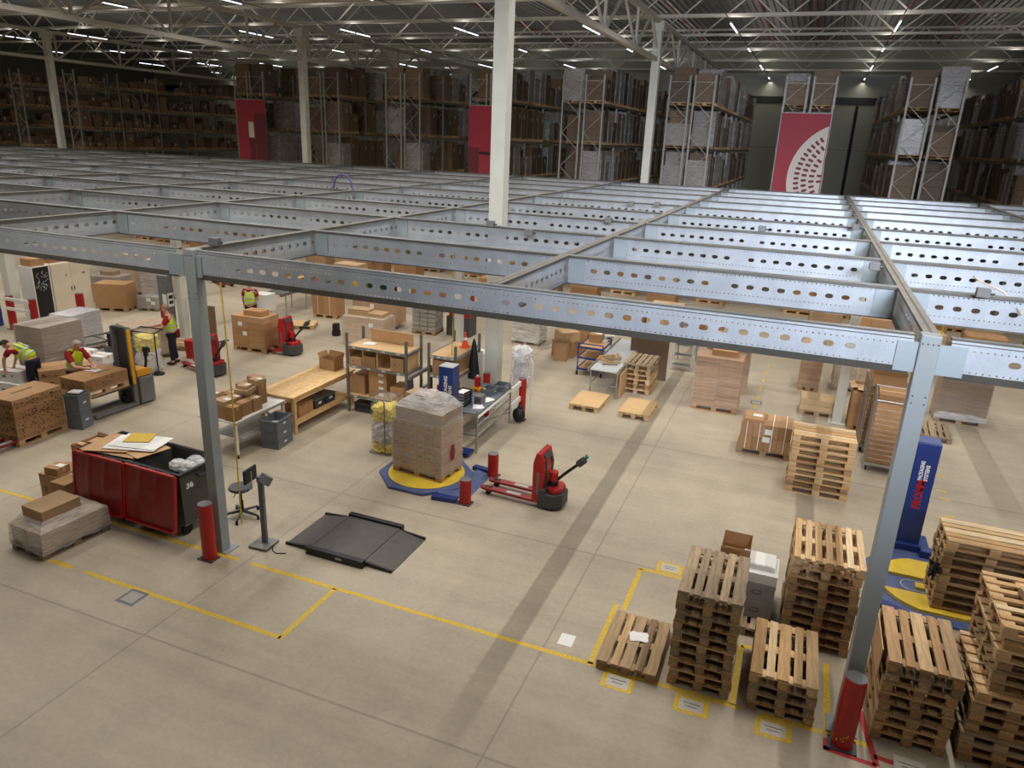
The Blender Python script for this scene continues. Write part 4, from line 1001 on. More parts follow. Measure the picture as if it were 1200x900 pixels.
tag(mk(MB().box((0, 0, .12), (1.5, .6, .24)).box((0, -.31, .15), (1.4, .01, .1), mi=1), 'storage_tub', ['dark_grey', 'black'], None, (-9.3, 15.2, .02)), 'dark crate on the floor under the metal shelving', 'tub')
t = thing('trolley_frame', 'grey metal end frame standing at the right end of the shelving', 'frame', (-8.3, 14.75, 0))
for y in (-.05, .95): mk(MB().box((0, y, .6), (.1, .1, 1.2)), 'upright', 'dark_grey', t)
mk(MB().bar((0, -.1, 1.24), (0, 1.0, 1.24), .07, .09), 'top_rail', 'steel', t); mk(MB().bar((0, 0, .8), (0, .95, .8), .05, .05), 'cross_rail', 'steel', t)
shelving(-8.12, -7.4, 15.3, 16.7, (.5, 1.2, 1.7), 2.0, 'second metal shelving right of the pigeonholes, carrying an orange cone')
t = thing('traffic_cone', 'orange traffic cone standing on the second metal shelving', 'cone', (-7.62, 16.3, 1.7)); mk(MB().box((0, 0, .015), (.22, .22, .03)), 'foot', 'orange', t); mk(MB().lathe([(.085, .03), (.03, .34), (.025, .4)], n=14), 'cone_body', 'orange', t, smooth=True); mk(MB().lathe([(.062, .2), (.048, .27)], n=14), 'band', 'white', t)
carton((-7.75, 15.8, 1.2), (.55, 1.0, .38), 'wide kraft carton on the middle shelf of the second shelving'); tag(mk(MB().box((0, 0, .2), (.4, .5, .4)).box((0, -.255, .2), (.3, .01, .3), mi=1), 'red_crate', ['red', 'red_dark'], None, (-7.75, 15.65, .5)), 'red crate on the lower shelf of the second shelving', 'crate')
# coat, printers
b = MB(); prof = [(.015, 2.0), (.05, 1.9), (.1, 1.6), (.15, 1.15), (.17, .95)]; b.lathe(prof[::-1], (0, 0, 0), 12)
for i, v in enumerate(b.v): a = math.atan2(v[1], v[0]); b.v[i] = (v[0] * (1 + .12 * math.sin(5 * a)), v[1] * .6, v[2])
tag(mk(b, 'hanging_coat', 'black', None, (-7.32, 16.2, 0), smooth=True), 'black coat hanging at the end of the second shelving', 'coat')
t = thing('cabinet', 'low white cabinet under the printer behind the metal table', 'cabinet', (-7.85, 17.4, 0)); mk(MB().box((0, 0, .4), (.75, .6, .8)), 'body', 'cream', t, bev=.01); mk(MB().box((0, -.303, .4), (.7, .01, .72)), 'door', 'white', t); mk(MB().box((.25, -.312, .5), (.02, .012, .12)), 'handle', 'steel', t)
t = thing('printer', 'white office printer standing on the low white cabinet', 'printer', (-7.8, 17.4, .8)); mk(MB().box((0, 0, .25), (.6, .55, .5)), 'body', 'white', t, bev=.02); mk(MB().box((-.08, -.05, .51), (.34, .3, .02)), 'scanner_lid', 'mid_grey', t); mk(MB().box((0, -.28, .2), (.4, .02, .06)), 'paper_slot', 'dark_grey', t)
# wire bag stand
t = thing('waste_bag_stand', 'tall clear bag of yellow and white waste in a wire stand beside the turntable load', 'waste bag', (-8.06, 13.15, 0), R(4))
b = MB(); q = .27
for z in (.03, 1.3): b.tube([(-q, -q, z), (q, -q, z), (q, q, z), (-q, q, z), (-q, -q, z)], .012, 8)
b.tube([(.05, -q, 1.3), (.12, -q - .02, 1.25), (.12, -q - .02, .03)], .014, 8).tube([(-.05, q, 1.3), (-.05, q, .03)], .012, 8); mk(b, 'wire_frame', 'steel_rough', t)
def blob(n, sx, sy, z0, z1, rd, amp):
    V = []; m = 8
    for k in range(m + 1):
        z = z0 + (z1 - z0) * k / m; e = .75 if k in (0, m) else 1
        for i in range(n):
            a = 2 * math.pi * i / n; c, s = math.cos(a), math.sin(a); f = 1 / max(abs(c), abs(s)) ** .75; V.append((sx * c * f * e + rd.uniform(-amp, amp), sy * s * f * e + rd.uniform(-amp, amp), z + rd.uniform(-amp, amp)))
    return MB().add(V, [(k * n + i, k * n + (i + 1) % n, k * n + n + (i + 1) % n, k * n + n + i) for k in range(m) for i in range(n)] + [tuple(range(n - 1, -1, -1)), tuple(range(m * n, m * n + n))])
rd = random.Random(4)
mk(blob(18, .25, .25, .05, .24, rd, .03), 'yellow_waste', 'plastic_yellow', t); mk(blob(26, .25, .25, .22, .78, rd, .035), 'white_waste', 'plastic_white', t); mk(blob(22, .245, .245, .74, 1.12, rd, .045), 'yellow_waste', 'plastic_yellow', t)
mk(blob(16, .265, .265, .03, 1.31, rd, .012), 'bag', 'film_clear', t, smooth=True)
# steel packing table
t = thing('packing_table', 'grey-topped tubular steel table with paper trays right of the turntable load', 'table', (-6.55, 14.95, 0), R(1))
mk(MB().box((0, 0, .935), (.74, 2.1, .03)), 'table_top', 'tote_grey', t, bev=.004)
for x in (-.36, .36):
    for y in (-1.04, 1.04): mk(MB().tube([(x, y, 0), (x, y, 1.02 if x > 0 else .93)], .022, 10), 'leg', 'steel', t)
for z in (.86, .66, .42): mk(MB().tube([(.36, -1.04, z), (.36, 1.04, z)], .02 if z < .8 else .032, 8), 'side_rail', 'steel' if z < .8 else 'white', t)
mk(MB().tube([(-.36, -1.04, .42), (.36, -1.04, .42)], .02, 8).tube([(-.36, -1.04, .3), (.36, 1.04, .3)], .014, 8).tube([(-.36, -1.04, .2), (-.36, 1.04, .2)], .02, 8), 'lower_rail', 'steel', t)
t = thing('paper_tray', 'black five-tier paper tray on the steel packing table', 'paper tray', (-6.72, 14.35, .951), R(-8))
for k in range(5): s_ = mk(MB().box((0, 0, .03 + .07 * k), (.26, .34, .012)).box((-.13, 0, .045 + .07 * k), (.01, .34, .04)).box((0, .165, .045 + .07 * k), (.26, .01, .04)).box((.13, 0, .045 + .07 * k), (.01, .34, .04)), 'tray', 'black', t); mk(MB().box((.01, -.03, .042 + .07 * k), (.2, .3, .008), .06), 'papers', 'paper', s_)
tag(mk(MB().box((0, 0, .1), (.18, .26, .2)).box((0, -.135, .1), (.16, .01, .14), mi=1), 'label_printer', ['mid_grey', 'dark_grey'], None, (-6.42, 14.6, .951), bev=.01), 'grey label printer beside the black paper tray', 'printer')
for k, (x, y, r) in enumerate(((-6.36, 14.35, .4), (-6.35, 14.85, -.5))): tag(mk(MB().box((0, 0, .003), (.22, .3, .005), r).box((.02, .02, .008), (.2, .28, .004), r + .3), 'paper_sheet', 'paper', None, (x, y, .951)), 'white papers on the steel packing table, %s pile' % ('nearer', 'farther')[k], 'paper')
for k, (x, y) in enumerate(((-6.5, 15.35), (-6.35, 15.75))):
    tote((x, y, .951), R(0), 'open grey crate on the far end of the steel packing table, %s one' % ('nearer', 'farther')[k], .14, .3, .36)
tag(mk(MB().box((0, 0, .09), (.34, .12, .05), -.3).box((0, 0, .03), (.06, .06, .06)), 'tape_dispenser', 'yellow_hot', None, (-6.75, 15.3, .951)), 'yellow tape dispenser on the steel packing table', 'tape dispenser')
t = thing('paper_roll_holder', 'red roll standing at the back of the steel packing table', 'roll', (-6.82, 15.35, .951)); mk(MB().cyl((0, 0, 0), .075, .36, 14), 'roll', 'red', t, smooth=True); mk(MB().cyl((0, 0, .36), .03, .04, 10), 'core', 'cream', t)
b = MB(); rd = random.Random(9); b.ball((0, 0, .2), .17, (1, .8, 1.15), 8); b.ball((.02, .03, .38), .08, (1, 1, 1.2), 6); tag(mk(b, 'refuse_sack', 'black', None, (-6.02, 16.15, 0), smooth=True), 'black sack on the floor at the far end of the steel table', 'sack')
# impact guard round the cream column
for k, (x, y, h_, l) in enumerate(((-6.02, 16.35, 1.1, 'right'), (-6.95, 16.2, 1.15, 'left'))):
    bollard(x, y, h_, 'red guard post at the foot of the cream roof column, %s one' % l, .09)
for k, (z, l) in enumerate(((1.0, 'upper'), (.6, 'lower'))):
    tag(mk(MB().bar((-6.05, 16.3, z), (-6.05, 15.7, z - .02), .05, .12), 'guard_rail', 'white', None), '%s white guard rail fixed to the right red guard post' % l, 'rail')
t = thing('film_stand', 'white frame wrapped in plastic film behind the red guard post', 'stand', (-6.35, 17.1, 0))
mk(MB().tube([(-.3, 0, 0), (-.3, 0, 1.3), (-.2, 0, 1.5), (0, 0, 1.58), (.2, 0, 1.5), (.3, 0, 1.3), (.3, 0, 0)], .025, 8).tube([(-.3, 0, .9), (.3, 0, .9)], .02, 8), 'frame', 'white', t); rd = random.Random(6); mk(blob(14, .2, .12, .55, 1.55, rd, .03), 'film_bundle', 'plastic_white', t); mk(blob(12, .22, .2, 1.35, 1.7, rd, .05), 'film_top', 'paper', t)
tag(mk(MB().box((0, 0, .75), (.1, .3, 1.5)), 'partition_board', 'white', None, (-7.42, 16.75, 0)), 'narrow white panel standing left of the cream roof column', 'panel')
# trolley, slatted conveyor, boards beyond
t = thing('shelf_trolley', 'blue three-shelf trolley left of the slatted conveyor table', 'trolley', (-5.5, 21.2, 0))
for x in (-.38, .38):
    for y in (-.5, .5): mk(MB().tube([(x, y, .12), (x, y, 1.0)], .018, 8), 'post', 'blue', t); mk(MB().tube([(x - .02, y, .06), (x + .02, y, .06)], .06, 10), 'castor_wheel', 'rubber', t)
for k, z in enumerate((.2, .55, .88)): s_ = mk(MB().box((0, 0, z), (.76, 1.0, .02)), 'shelf', ('board', 'board', 'kraft_sheet')[k], t); mk(MB().box((0, -.5, z), (.8, .03, .05)).box((0, .5, z), (.8, .03, .05)).box((.38, 0, z), (.03, 1, .05)).box((-.38, 0, z), (.03, 1, .05)), 'shelf_edge', 'blue', s_)
mk(MB().tube([(-.38, -.5, 1.0), (.38, -.5, 1.0)], .018, 8).tube([(-.38, .5, 1.0), (.38, .5, 1.0)], .018, 8), 'handle', 'blue', t)
carton((-5.55, 21.5, .892), (.4, .35, .26), 'small taped carton on top of the blue trolley', lab='top'); tag(mk(MB().box((0, 0, .1), (.3, .04, .22), .4, 0, Matrix.Rotation(R(25), 3, 'X')).box((-.2, -.1, .02), (.35, .3, .04)), 'paper_stack', 'paper', None, (-5.2, 21.75, .892)), 'white papers leaning on top of the blue trolley', 'paper')
t = thing('conveyor_table', 'long pale slatted conveyor table strewn with wood offcuts', 'conveyor', (-4.62, 20.75, 0))
b = MB()
for k in range(40): b.tube([(-.38, -1.78 + .09 * k, .79), (.38, -1.78 + .09 * k, .79)], .032, 8)
mk(b, 'rollers', 'light_grey', t)
for x in (-.42, .42): mk(MB().box((x, 0, .79), (.04, 3.7, .09)), 'side_frame', 'steel', t)
for y in (-1.7, 0, 1.7):
    for x in (-.38, .38): mk(MB().tube([(x, y, 0), (x, y, .76)], .02, 8), 'leg', 'steel', t)
mk(MB().tube([(-.38, -1.7, .35), (.38, -1.7, .35)], .015, 8).tube([(-.38, -1.7, .35), (-.38, 1.7, .35)], .015, 8), 'brace', 'steel', t)
rd = random.Random(12)
for k in range(8):
    l = rd.uniform(.3, .55); tag(mk(MB().box((0, 0, .03), (l, .08, .05)), 'wood_offcut', 'wood_mid' if k % 3 else 'wood_old', None, (-4.65 + rd.uniform(-.2, .2), 19.5 + .11 * k, .823 + .055 * (k % 2)), rd.uniform(-1.2, 1.2)), '%s wood offcut from the near end on the slatted conveyor' % ORD[k + 1], 'wood offcut', 'offcuts on the conveyor')
tag(mk(MB().box((0, 0, .35), (.03, 1.0, .7)), 'cardboard_sheet', 'kraft_sheet', None, (-4.16, 19.6, 0)), 'kraft sheet leaning on the right side of the slatted conveyor', 'cardboard')
tag(mk(MB().box((0, 0, .68), (1.15, .04, 1.35)), 'upright_board', 'cardboard_dull', None, (-3.85, 21.35, 0)), 'dark brown upright board behind the pallets at the slatted conveyor', 'board')
t = thing('step_frame', 'pale metal step ladder standing right of the dark upright board', 'ladder', (-3.05, 23.2, 0))
for x in (-.3, .3): mk(MB().bar((x, -.5, 0), (x, .3, 1.5), .07, .05), 'rail', 'light_grey', t); mk(MB().bar((x, .75, 0), (x, .3, 1.5), .05, .05), 'strut', 'light_grey', t)
for k in range(5): mk(MB().box((0, -.5 + .8 * (k + .6) / 5.2, 1.5 * (k + .6) / 5.2), (.56, .2, .03)), 'step', 'steel', t)
p = G(655, 423); open_carton((p.x, p.y + .2, 0), .42, .42, .6, 'narrow open carton standing in front of the tilted carton', .1, .1, flaps=(0, 1, 0, 1), rise=1.3)
carton((p.x - .05, p.y + .85, 0), (.75, .75, .55), 'tall brown carton under the tilted carton by the trolley')
t = inst(carton_spec(.62, .62, .3, 'cardboard_pale'), 'carton', 'carton lying twisted on the tall carton left of the trolley', 'carton', (p.x, p.y + .75, .553), .8)
p = G(684, 417); carton((p.x, p.y + .35, 0), (.75, .6, .95), 'big brown carton behind the blue trolley')
p = G(680, 400); tag(mk(MB().ball((0, 0, .2), .3, (1.2, .8, .7), 8), 'dark_bag', 'navy_cloth', None, (p.x, p.y, 0), smooth=True), 'dark blue bag behind the big brown carton', 'bag')
# ================================================================ the left side
# low wrapped pallet in front
t = thing('wrapped_pallet', 'low film-wrapped pallet with one carton on two long boxes, front left floor', 'pallet load', (-11.0, 7.47, 0), R(86))
ob('pallet', pallet_mesh('old'), t)
for y in (-.2, .2): mk(MB().box((0, y, .315), (1.14, .385, .33)), 'long_box', 'cardboard_pale', t); 
for y in (-.2, .2): mk(MB().box((-.573, y, .32), (.004, .3, .24)), 'paper_label', 'paper', t)
mk(MB().box((-.08, .02, .62), (.66, .52, .27)), 'top_carton', 'cardboard_pale', t, bev=.006)
b = MB(); x0, x1, y0, y1 = -.43, .27, -.26, .3
A = [(x0, y0, .6), (x1, y0, .6), (x1, y1, .6), (x0, y1, .6)]; Bq = [(-.59, -.41, .47), (.6, -.41, .47), (.6, .41, .47), (-.59, .41, .47)]; Cq = [(-.61, -.43, .1), (.62, -.43, .1), (.62, .43, .1), (-.61, .43, .1)]
rd = random.Random(3)
def ringsub(P, n):
    o = []
    for i in range(4):
        a, c = Vector(P[i]), Vector(P[(i + 1) % 4])
        for k in range(n): o.append(tuple(a.lerp(c, k / n) + Vector((rd.uniform(-.008, .008), rd.uniform(-.008, .008), rd.uniform(-.03, .03) * (P is Cq)))))
    return o
n = 8; V = ringsub(A, n) + ringsub(Bq, n) + ringsub(Cq, n); N4 = 4 * n
b.add(V, [(k * N4 + (i + 1) % N4, k * N4 + i, k * N4 + N4 + i, k * N4 + N4 + (i + 1) % N4) for k in range(2) for i in range(N4)]); mk(b, 'stretch_film', 'film_mid', t)
# wheeled waste containers
def container(loc, rz, label, number=None):
    t = thing('waste_container', label, 'waste container', loc, rz, 'red-lidded waste containers')
    W, D, H, z0 = 1.14, .9, 1.22, .22
    def ringp(w, d, z): return [(-w / 2, -d / 2, z), (w / 2, -d / 2, z), (w / 2, d / 2, z), (-w / 2, d / 2, z)]
    V = ringp(W * .86, D * .8, z0) + ringp(W, D, H) + ringp(W - .08, D - .08, H) + ringp(W * .8, D * .72, z0 + .06)
    F = [(3, 2, 1, 0)] + [(k * 4 + i, k * 4 + (i + 1) % 4, k * 4 + 4 + (i + 1) % 4, k * 4 + 4 + i) for k in range(3) for i in range(4)] + [(12, 13, 14, 15)]
    mk(MB().add(V, F), 'tub', 'bin_grey', t)
    r = MB()
    for y in (-D / 2, D / 2): r.box((0, y, H), (W + .08, .06, .06))
    for x in (-W / 2, W / 2): r.box((x, 0, H), (.06, D, .06))
    mk(r, 'rim', 'black', t, bev=.012)
    h = MB()
    for x in (-.35, 0, .35): h.box((x, -D / 2 - .05, H - .02), (.14, .09, .1))
    mk(h, 'hinge', 'black', t)
    lid = MB(); nx, nz = 12, 6; V = []
    for k in range(nz + 1):
        f = k / nz
        for i in range(nx + 1):
            u = i / nx * 2 - 1; V.append((u * (W / 2 + .01), -D / 2 - .1 - .1 * f - .05 * math.sin(math.pi * f) * (1 - u * u * .6) - (.012 if i % 4 == 0 else 0), H + .02 - .98 * f))
    V += [(x, y + .025, z) for x, y, z in V]; m_ = (nx + 1) * (nz + 1); F = []
    for k in range(nz):
        for i in range(nx):
            a = k * (nx + 1) + i; q = (a, a + nx + 1, a + nx + 2, a + 1); F.append(q); F.append(tuple(v + m_ for v in reversed(q)))
    lid.add(V, F); l_ = mk(lid, 'lid', 'red_lid', t)
    e = MB()
    for x in (-W / 2 - .01, W / 2 + .01): e.bar((x, -D / 2 - .1, H + .02), (x, -D / 2 - .22, H - .96), .04, .06)
    e.bar((-W / 2, -D / 2 - .22, H - .97), (W / 2, -D / 2 - .22, H - .97), .05, .04).bar((-W / 2, -D / 2 - .1, H + .02), (W / 2, -D / 2 - .1, H + .02), .05, .04); mk(e, 'lid_edge', 'red', l_)
    for x in (-W * .36, W * .36):
        for y in (-D * .3, D * .3):
            c = mk(MB().tube([(x - .025, y, .1), (x + .025, y, .1)], .1, 14), 'castor_wheel', 'rubber', t); mk(MB().box((x, y, .2), (.07, .12, .05)), 'castor_fork', 'steel', c)
    hd = MB().tube([(W / 2, -.1, H - .1), (W / 2 + .07, -.1, H - .13), (W / 2 + .07, .1, H - .13), (W / 2, .1, H - .1)], .018, 8); mk(hd, 'handle', 'black', t)
    if number: lettering(number, .16, 'white', t, (W / 2 - .015, -.32, H - .3), (R(88), 0, R(90)), 'number', bold=.006)
    return t
container((-9.66, 8.78, 0), R(-2), 'open red-lidded waste container numbered 36 beside the near left column', '36')
container((-10.88, 8.8, 0), R(-1), 'red-lidded waste container heaped with flattened cardboard and white sheets')
rd = random.Random(5); b = MB()
for k in range(7): b.ball((rd.uniform(-.2, .2), rd.uniform(-.15, .15), .1 + rd.uniform(0, .1)), rd.uniform(.1, .16), (1.2, 1, .7), 5)
tag(mk(b, 'plastic_film', 'film_thick', None, (-9.5, 8.95, .95)), 'crumpled clear plastic lying inside the open numbered container', 'plastic')
for k, (x, y, z, w_, d_, r, m, l) in enumerate(((-10.85, 8.75, 1.27, 1.15, .8, .1, 'kraft_sheet', 'lowest kraft sheet lying across the left waste container'), (-10.6, 8.85, 1.285, 1.1, .62, -.25, 'kraft_sheet', 'second kraft sheet lying askew on the left waste container'), (-10.95, 8.6, 1.3, .8, .5, .35, 'kraft_sheet', 'third kraft sheet lying on the left waste container'),
                            (-10.62, 8.86, 1.318, .95, .62, .3, 'paper', 'large white sheet under another on the left waste container'), (-10.58, 8.92, 1.331, .9, .58, .22, 'white', 'large white sheet on the pile on the left waste container'), (-10.72, 9.02, 1.346, .46, .4, .45, 'tape_yellow', 'yellow sheet topping the pile on the left waste container'))):
    tag(mk(MB().box((0, 0, 0), (w_, d_, .009)), 'flat_sheet', m, None, (x, y, z), r), l, 'sheet')
# cartons left of the containers
carton((-12.28, 8.55, 0), (.46, .6, .58), 'upright brown carton at the left end of the cartons beside the containers', lab='mark')
carton((-11.86, 8.5, 0), (.36, .75, .28), 'lower brown carton beside the left container', lab='mark'); carton((-11.86, 8.5, .282), (.36, .75, .28), 'brown carton with white labels beside the left container', lab='top')
carton((-12.22, 8.42, .584), (.3, .28, .14), 'small labelled carton on top of the upright brown carton', .1, lab='top')
carton((-12.0, 9.1, 0), (.6, .44, .56), 'brown carton standing behind the cartons beside the containers')
open_carton((-12.02, 9.1, .562), .6, .56, .4, 'open carton with a parcel in it behind the left container', -.05, .06, flaps=(0, 0, 1, 0), rise=1.2)
carton((-11.92, 9.16, .9), (.4, .24, .1), 'slim labelled parcel lying in the open carton behind the left container', .15, lab='top')
carton((-12.2, 8.95, .85), (.16, .1, .12), 'small pale parcel at the front of the open carton behind the left container', mat='cardboard_pale')
# big carton block on a new pallet
def dots(parent, L, W, z0, z1, faces, rd, n, mat='print_black', s=.03):
    b = MB()
    for f in faces:
        for k in range(n):
            u, z = rd.uniform(-.46, .46), rd.uniform(z0 + .03, z1 - .03); w_ = s * rd.uniform(.5, 1.2); h_ = s * rd.uniform(.35, .8)
            if f == 'x': b.box((L / 2 + .002, u * W, z), (.004, w_, h_))
            elif f == '-x': b.box((-L / 2 - .002, u * W, z), (.004, w_, h_))
            elif f == '-y': b.box((u * L, -W / 2 - .002, z), (w_, .004, h_))
    mk(b, 'hand_hole', mat, parent)
t = wrapped_load((-15.58, 10.28, 0), R(93), 'big block of perforated brown cartons on a new pallet, left foreground', grid=(1, 1, 10), ch=.092, filmmat=None, wood='new', gap=.001)
dots(t, 1.2, .8, .15, 1.06, ('-x', '-y'), random.Random(1), 170)
mk(MB().box((0, .05, 1.067), (.5, .03, .004)), 'slot', 'print_black', t)
for k in range(2):
    tt_ = tote((-15.06, 11.12, .422 * k), R(12), 'tall grey tote beside the perforated carton block, %s one' % ('lower', 'upper')[k], .42, .38, .36)
tag(mk(MB().box((0, 0, .02), (.26, .22, .03), .3), 'paper_sheet', 'paper', None, (-15.06, 11.12, .845)), 'papers and yellow slip on the upper grey tote', 'paper')
pallet_truck((-15.5, 8.95, 0), R(-92), 'grey and red pallet truck cut by the left photo edge', 'red_dark', 1.0)
t = bpy.data.objects['pallet_truck.002']
mk(MB().box((0, 0, .52), (.5, .62, .95)), 'body_cover', 'dark_grey', t, bev=.05)
# electric stacker with a raised pallet
t = thing('stacker_truck', 'yellow and grey electric stacker holding a raised pallet of cartons', 'stacker truck', (-15.32, 12.72, 0), R(88))
for y in (-.25, .25): l_ = mk(MB().box((-.62, y, .07), (1.1, .11, .09)), 'support_leg', 'mid_grey', t, bev=.01); mk(MB().tube([(-1.05, y - .04, .05), (-1.05, y + .04, .05)], .05, 10), 'leg_wheel', 'rubber', l_)
mk(MB().prism([(.08, -.36), (.5, -.36), (.62, -.2), (.62, .2), (.5, .36), (.08, .36)], .04, .72), 'body', 'mid_grey', t, bev=.03)
hd = MB(); P = [(.08, .72), (.56, .72), (.5, .86), (.36, .93), (.08, .93)]; hd.add([(x, -.3, z) for x, z in P] + [(x, .3, z) for x, z in P], [tuple(range(5)), tuple(range(9, 4, -1))] + [(k + 5, (k + 1) % 5 + 5, (k + 1) % 5, k) for k in range(5)]); mk(hd, 'motor_hood', 'yellow_hot', t, bev=.03)
for y in (-.26, .26): mk(MB().box((.0, y, 1.02), (.12, .07, 2.0)), 'mast_rail', 'mid_grey', t)
mk(MB().box((.0, 0, 2.0), (.1, .52, .06)).box((.02, .0, .12), (.1, .5, .16)), 'mast_cross', 'dark_grey', t); mk(MB().box((.04, 0, 1.05), (.02, .42, 1.85)), 'mast_guard', 'dark_grey', t); mk(MB().box((-.03, -.305, 1.3), (.08, .03, 1.4)), 'yellow_strip', 'yellow_hot', t)
for y in (-.2, .2): mk(MB().box((-.6, y, .565), (1.15, .14, .05)), 'fork', 'dark_grey', t)
mk(MB().box((-.06, 0, .68), (.04, .6, .3)), 'fork_carriage', 'dark_grey', t)
mk(MB().tube([(.52, .0, .6), (.62, 0, .95), (.64, 0, 1.15)], .035, 8), 'tiller_arm', 'black', t); g = mk(MB().tube([(.64, 0, 1.12), (.66, 0, 1.3)], .06, 10).tube([(.66, -.12, 1.22), (.68, -.1, 1.32), (.68, .1, 1.32), (.66, .12, 1.22)], .025, 8), 'tiller_head', 'black', t); mk(MB().ball((.7, .0, 1.34), .04, (1, 1, 1), 8), 'reverse_button', 'teal', g)
t = wrapped_load((-15.45, 11.95, .592), R(90), 'raised pallet of flat perforated cartons on the stacker forks', grid=(2, 1, 3), ch=.1, filmmat=None, wood='new', gap=.002)
dots(t, 1.2, .8, .15, .44, ('-x', '-y'), random.Random(2), 30)
mk(MB().box((.1, -.1, .447), (.5, .02, .004)), 'slot', 'print_black', t)
# goods along the left wall of the bay
t = wrapped_load((-17.55, 12.72, 0), R(60), 'low brown cartons with black hand holes behind the perforated block', grid=(2, 2, 3), ch=.19, filmmat=None)
dots(t, 1.2, .8, .15, .7, ('-x', '-y'), random.Random(3), 14, s=.07)
wrapped_load((-18.95, 13.5, 0), R(92), 'tall wrapped tan load of flat cartons behind the bending worker', grid=(1, 1, 30), ch=.046, mat='wrap_beige', L=1.25, W=1.0)
wrapped_load((-20.4, 15.45, 0), R(95), 'tall white wrapped load of cartons behind the tan load', grid=(1, 2, 10), ch=.11, mat='wrap_white', L=1.1)
for k, (x, y, z, d_, l) in enumerate(((-18.35, 12.0, 0, (.7, .6, .36), 'lower white carton at the hands of the bending worker'), (-18.4, 12.05, .362, (.66, .5, .3), 'upper white carton at the hands of the bending worker'), (-17.85, 13.75, 0, (.9, .6, .45), 'lower white carton behind the stacker load'), (-17.55, 13.85, .452, (.0 + .5, .45, .25), 'right upper white carton behind the stacker load'), (-18.0, 13.7, .452, (.55, .45, .35), 'left upper white carton with a raised lid behind the stacker load'))):
    carton((x, y, z), d_, l, R(8), mat='carton_white', lab='mark')
for k, (u, v) in enumerate(((55, 428), (84, 372))):
    p = G(u, v, 1.25) if k else G(12, 385, 1.5)
t = thing('frame_trolley', 'empty steel flat frame trolley behind the stacker mast', 'trolley', (-18.9, 15.0, 0), R(80))
b = MB(); 
for y in (-.4, .4): b.tube([(-.8, y, .72), (.8, y, .72)], .03, 8).tube([(-.8, y, .45), (.8, y, .45)], .025, 8)
for x in (-.8, 0, .8): b.tube([(x, -.4, .72), (x, .4, .72)], .025, 8)
for x in (-.75, .75):
    for y in (-.4, .4): b.tube([(x, y, 0), (x, y, .72)], .022, 8)
mk(b, 'frame', 'steel_rough', t)
wrapped_load((-18.2, 16.0, 0), R(70), 'pale flat-topped wrapped load behind the stacker mast', grid=(1, 1, 7), ch=.13, mat='cardboard_pale', L=1.25, W=1.0)
inst([('body', MB().box((0, 0, .4), (.6, .6, .8)).mesh('body', 'mid_grey'), (0, 0, 0)), ('door', MB().box((0, -.303, .4), (.52, .01, .7)).mesh('door', 'tote_grey'), (0, 0, 0)), ('top', MB().box((0, 0, .81), (.64, .64, .02)).mesh('top', 'dark_grey'), (0, 0, 0))], 'cabinet', 'grey cabinet under the black trays behind the stacker mast', 'cabinet', (-17.5, 14.5, 0), R(8))
for k in range(4): tag(mk(MB().box((0, 0, .045), (.5, .4, .085)).box((0, 0, .08), (.54, .44, .02)), 'black_tray', 'black', None, (-17.5, 14.5, .822 + .092 * k), R(10)), 'black plastic tray behind the stacker mast, %s of four' % ('lowest', 'second', 'third', 'topmost')[k], 'tray', 'black trays')
# second waste stand
t = thing('waste_bag_stand', 'clear waste bag on a black stand in front of the standing worker at the left', 'waste bag', (-16.95, 14.9, 0), R(20))
b = MB().tube([(.34, -.2, .02), (.34, -.2, 1.2), (-.3, -.2, 1.25), (-.3, .3, 1.25), (.34, .3, 1.2), (.34, -.2, 1.2)], .02, 8); mk(b, 'stand', 'black', t); mk(MB().cyl((.34, -.2, 0), .16, .03, 14), 'stand_foot', 'black', t)
rd = random.Random(14); mk(blob(24, .28, .26, .04, .7, rd, .04), 'white_waste', 'plastic_white', t); mk(blob(20, .27, .25, .66, 1.1, rd, .05), 'yellow_waste', 'plastic_yellow', t); mk(blob(16, .31, .29, .03, 1.22, rd, .012), 'bag', 'film_clear', t, smooth=True)
# cabinets and bollards at the far left
t = thing('cabinet', 'beige two-door cabinet right of the open black-lined cabinet', 'cabinet', (-24.95, 18.62, 0)); mk(MB().box((0, 0, .97), (.9, 1.5, 1.94)), 'body', 'cream', t, bev=.01)
for s in (-1, 1): d_ = mk(MB().box((.455, s * .375, .97), (.02, .735, 1.86)), 'door', 'cream', t); mk(MB().box((.47, s * .06, 1.0), (.02, .03, .14)), 'handle', 'dark_grey', d_)
mk(MB().box((.47, .5, 1.5), (.01, .1, .06)).box((.47, -.2, 1.5), (.01, .05, .05)), 'sticker', 'print_grey', t)
t = thing('cabinet', 'open white cabinet lined in black beside the beige cabinet', 'cabinet', (-24.84, 17.515, 0)); b = MB()
for y in (-.315, .315): b.box((0, y, .97), (.67, .03, 1.94))
b.box((0, 0, 1.925), (.67, .62, .03)).box((0, 0, .05), (.67, .62, .1)).box((-.32, 0, .97), (.03, .6, 1.9)); mk(b, 'carcass', 'white', t); mk(MB().box((.02, 0, 1.0), (.56, .59, 1.78)), 'black_lining', 'black', t)
b = MB(); rd = random.Random(21)
for k in range(26): y = rd.uniform(-.2, .2); z = rd.uniform(1.15, 1.7); b.tube([(.31, y, z), (.33, y + rd.uniform(-.08, .08), z + rd.uniform(-.1, .1)), (.31, y + rd.uniform(-.08, .08), z + rd.uniform(-.12, .12))], .008, 5)
mk(b, 'cable_tangle', 'light_grey', t)
carton((-24.84, 17.5, 1.942), (.5, .5, .25), 'brown carton on top of the open black-lined cabinet'); carton((-25.0, 18.5, 1.942), (.5, .9, .2), 'wide brown carton on top of the beige cabinet')
bollard(-23.1, 17.75, 1.1, 'red bollard standing right of the beige cabinet', .13)
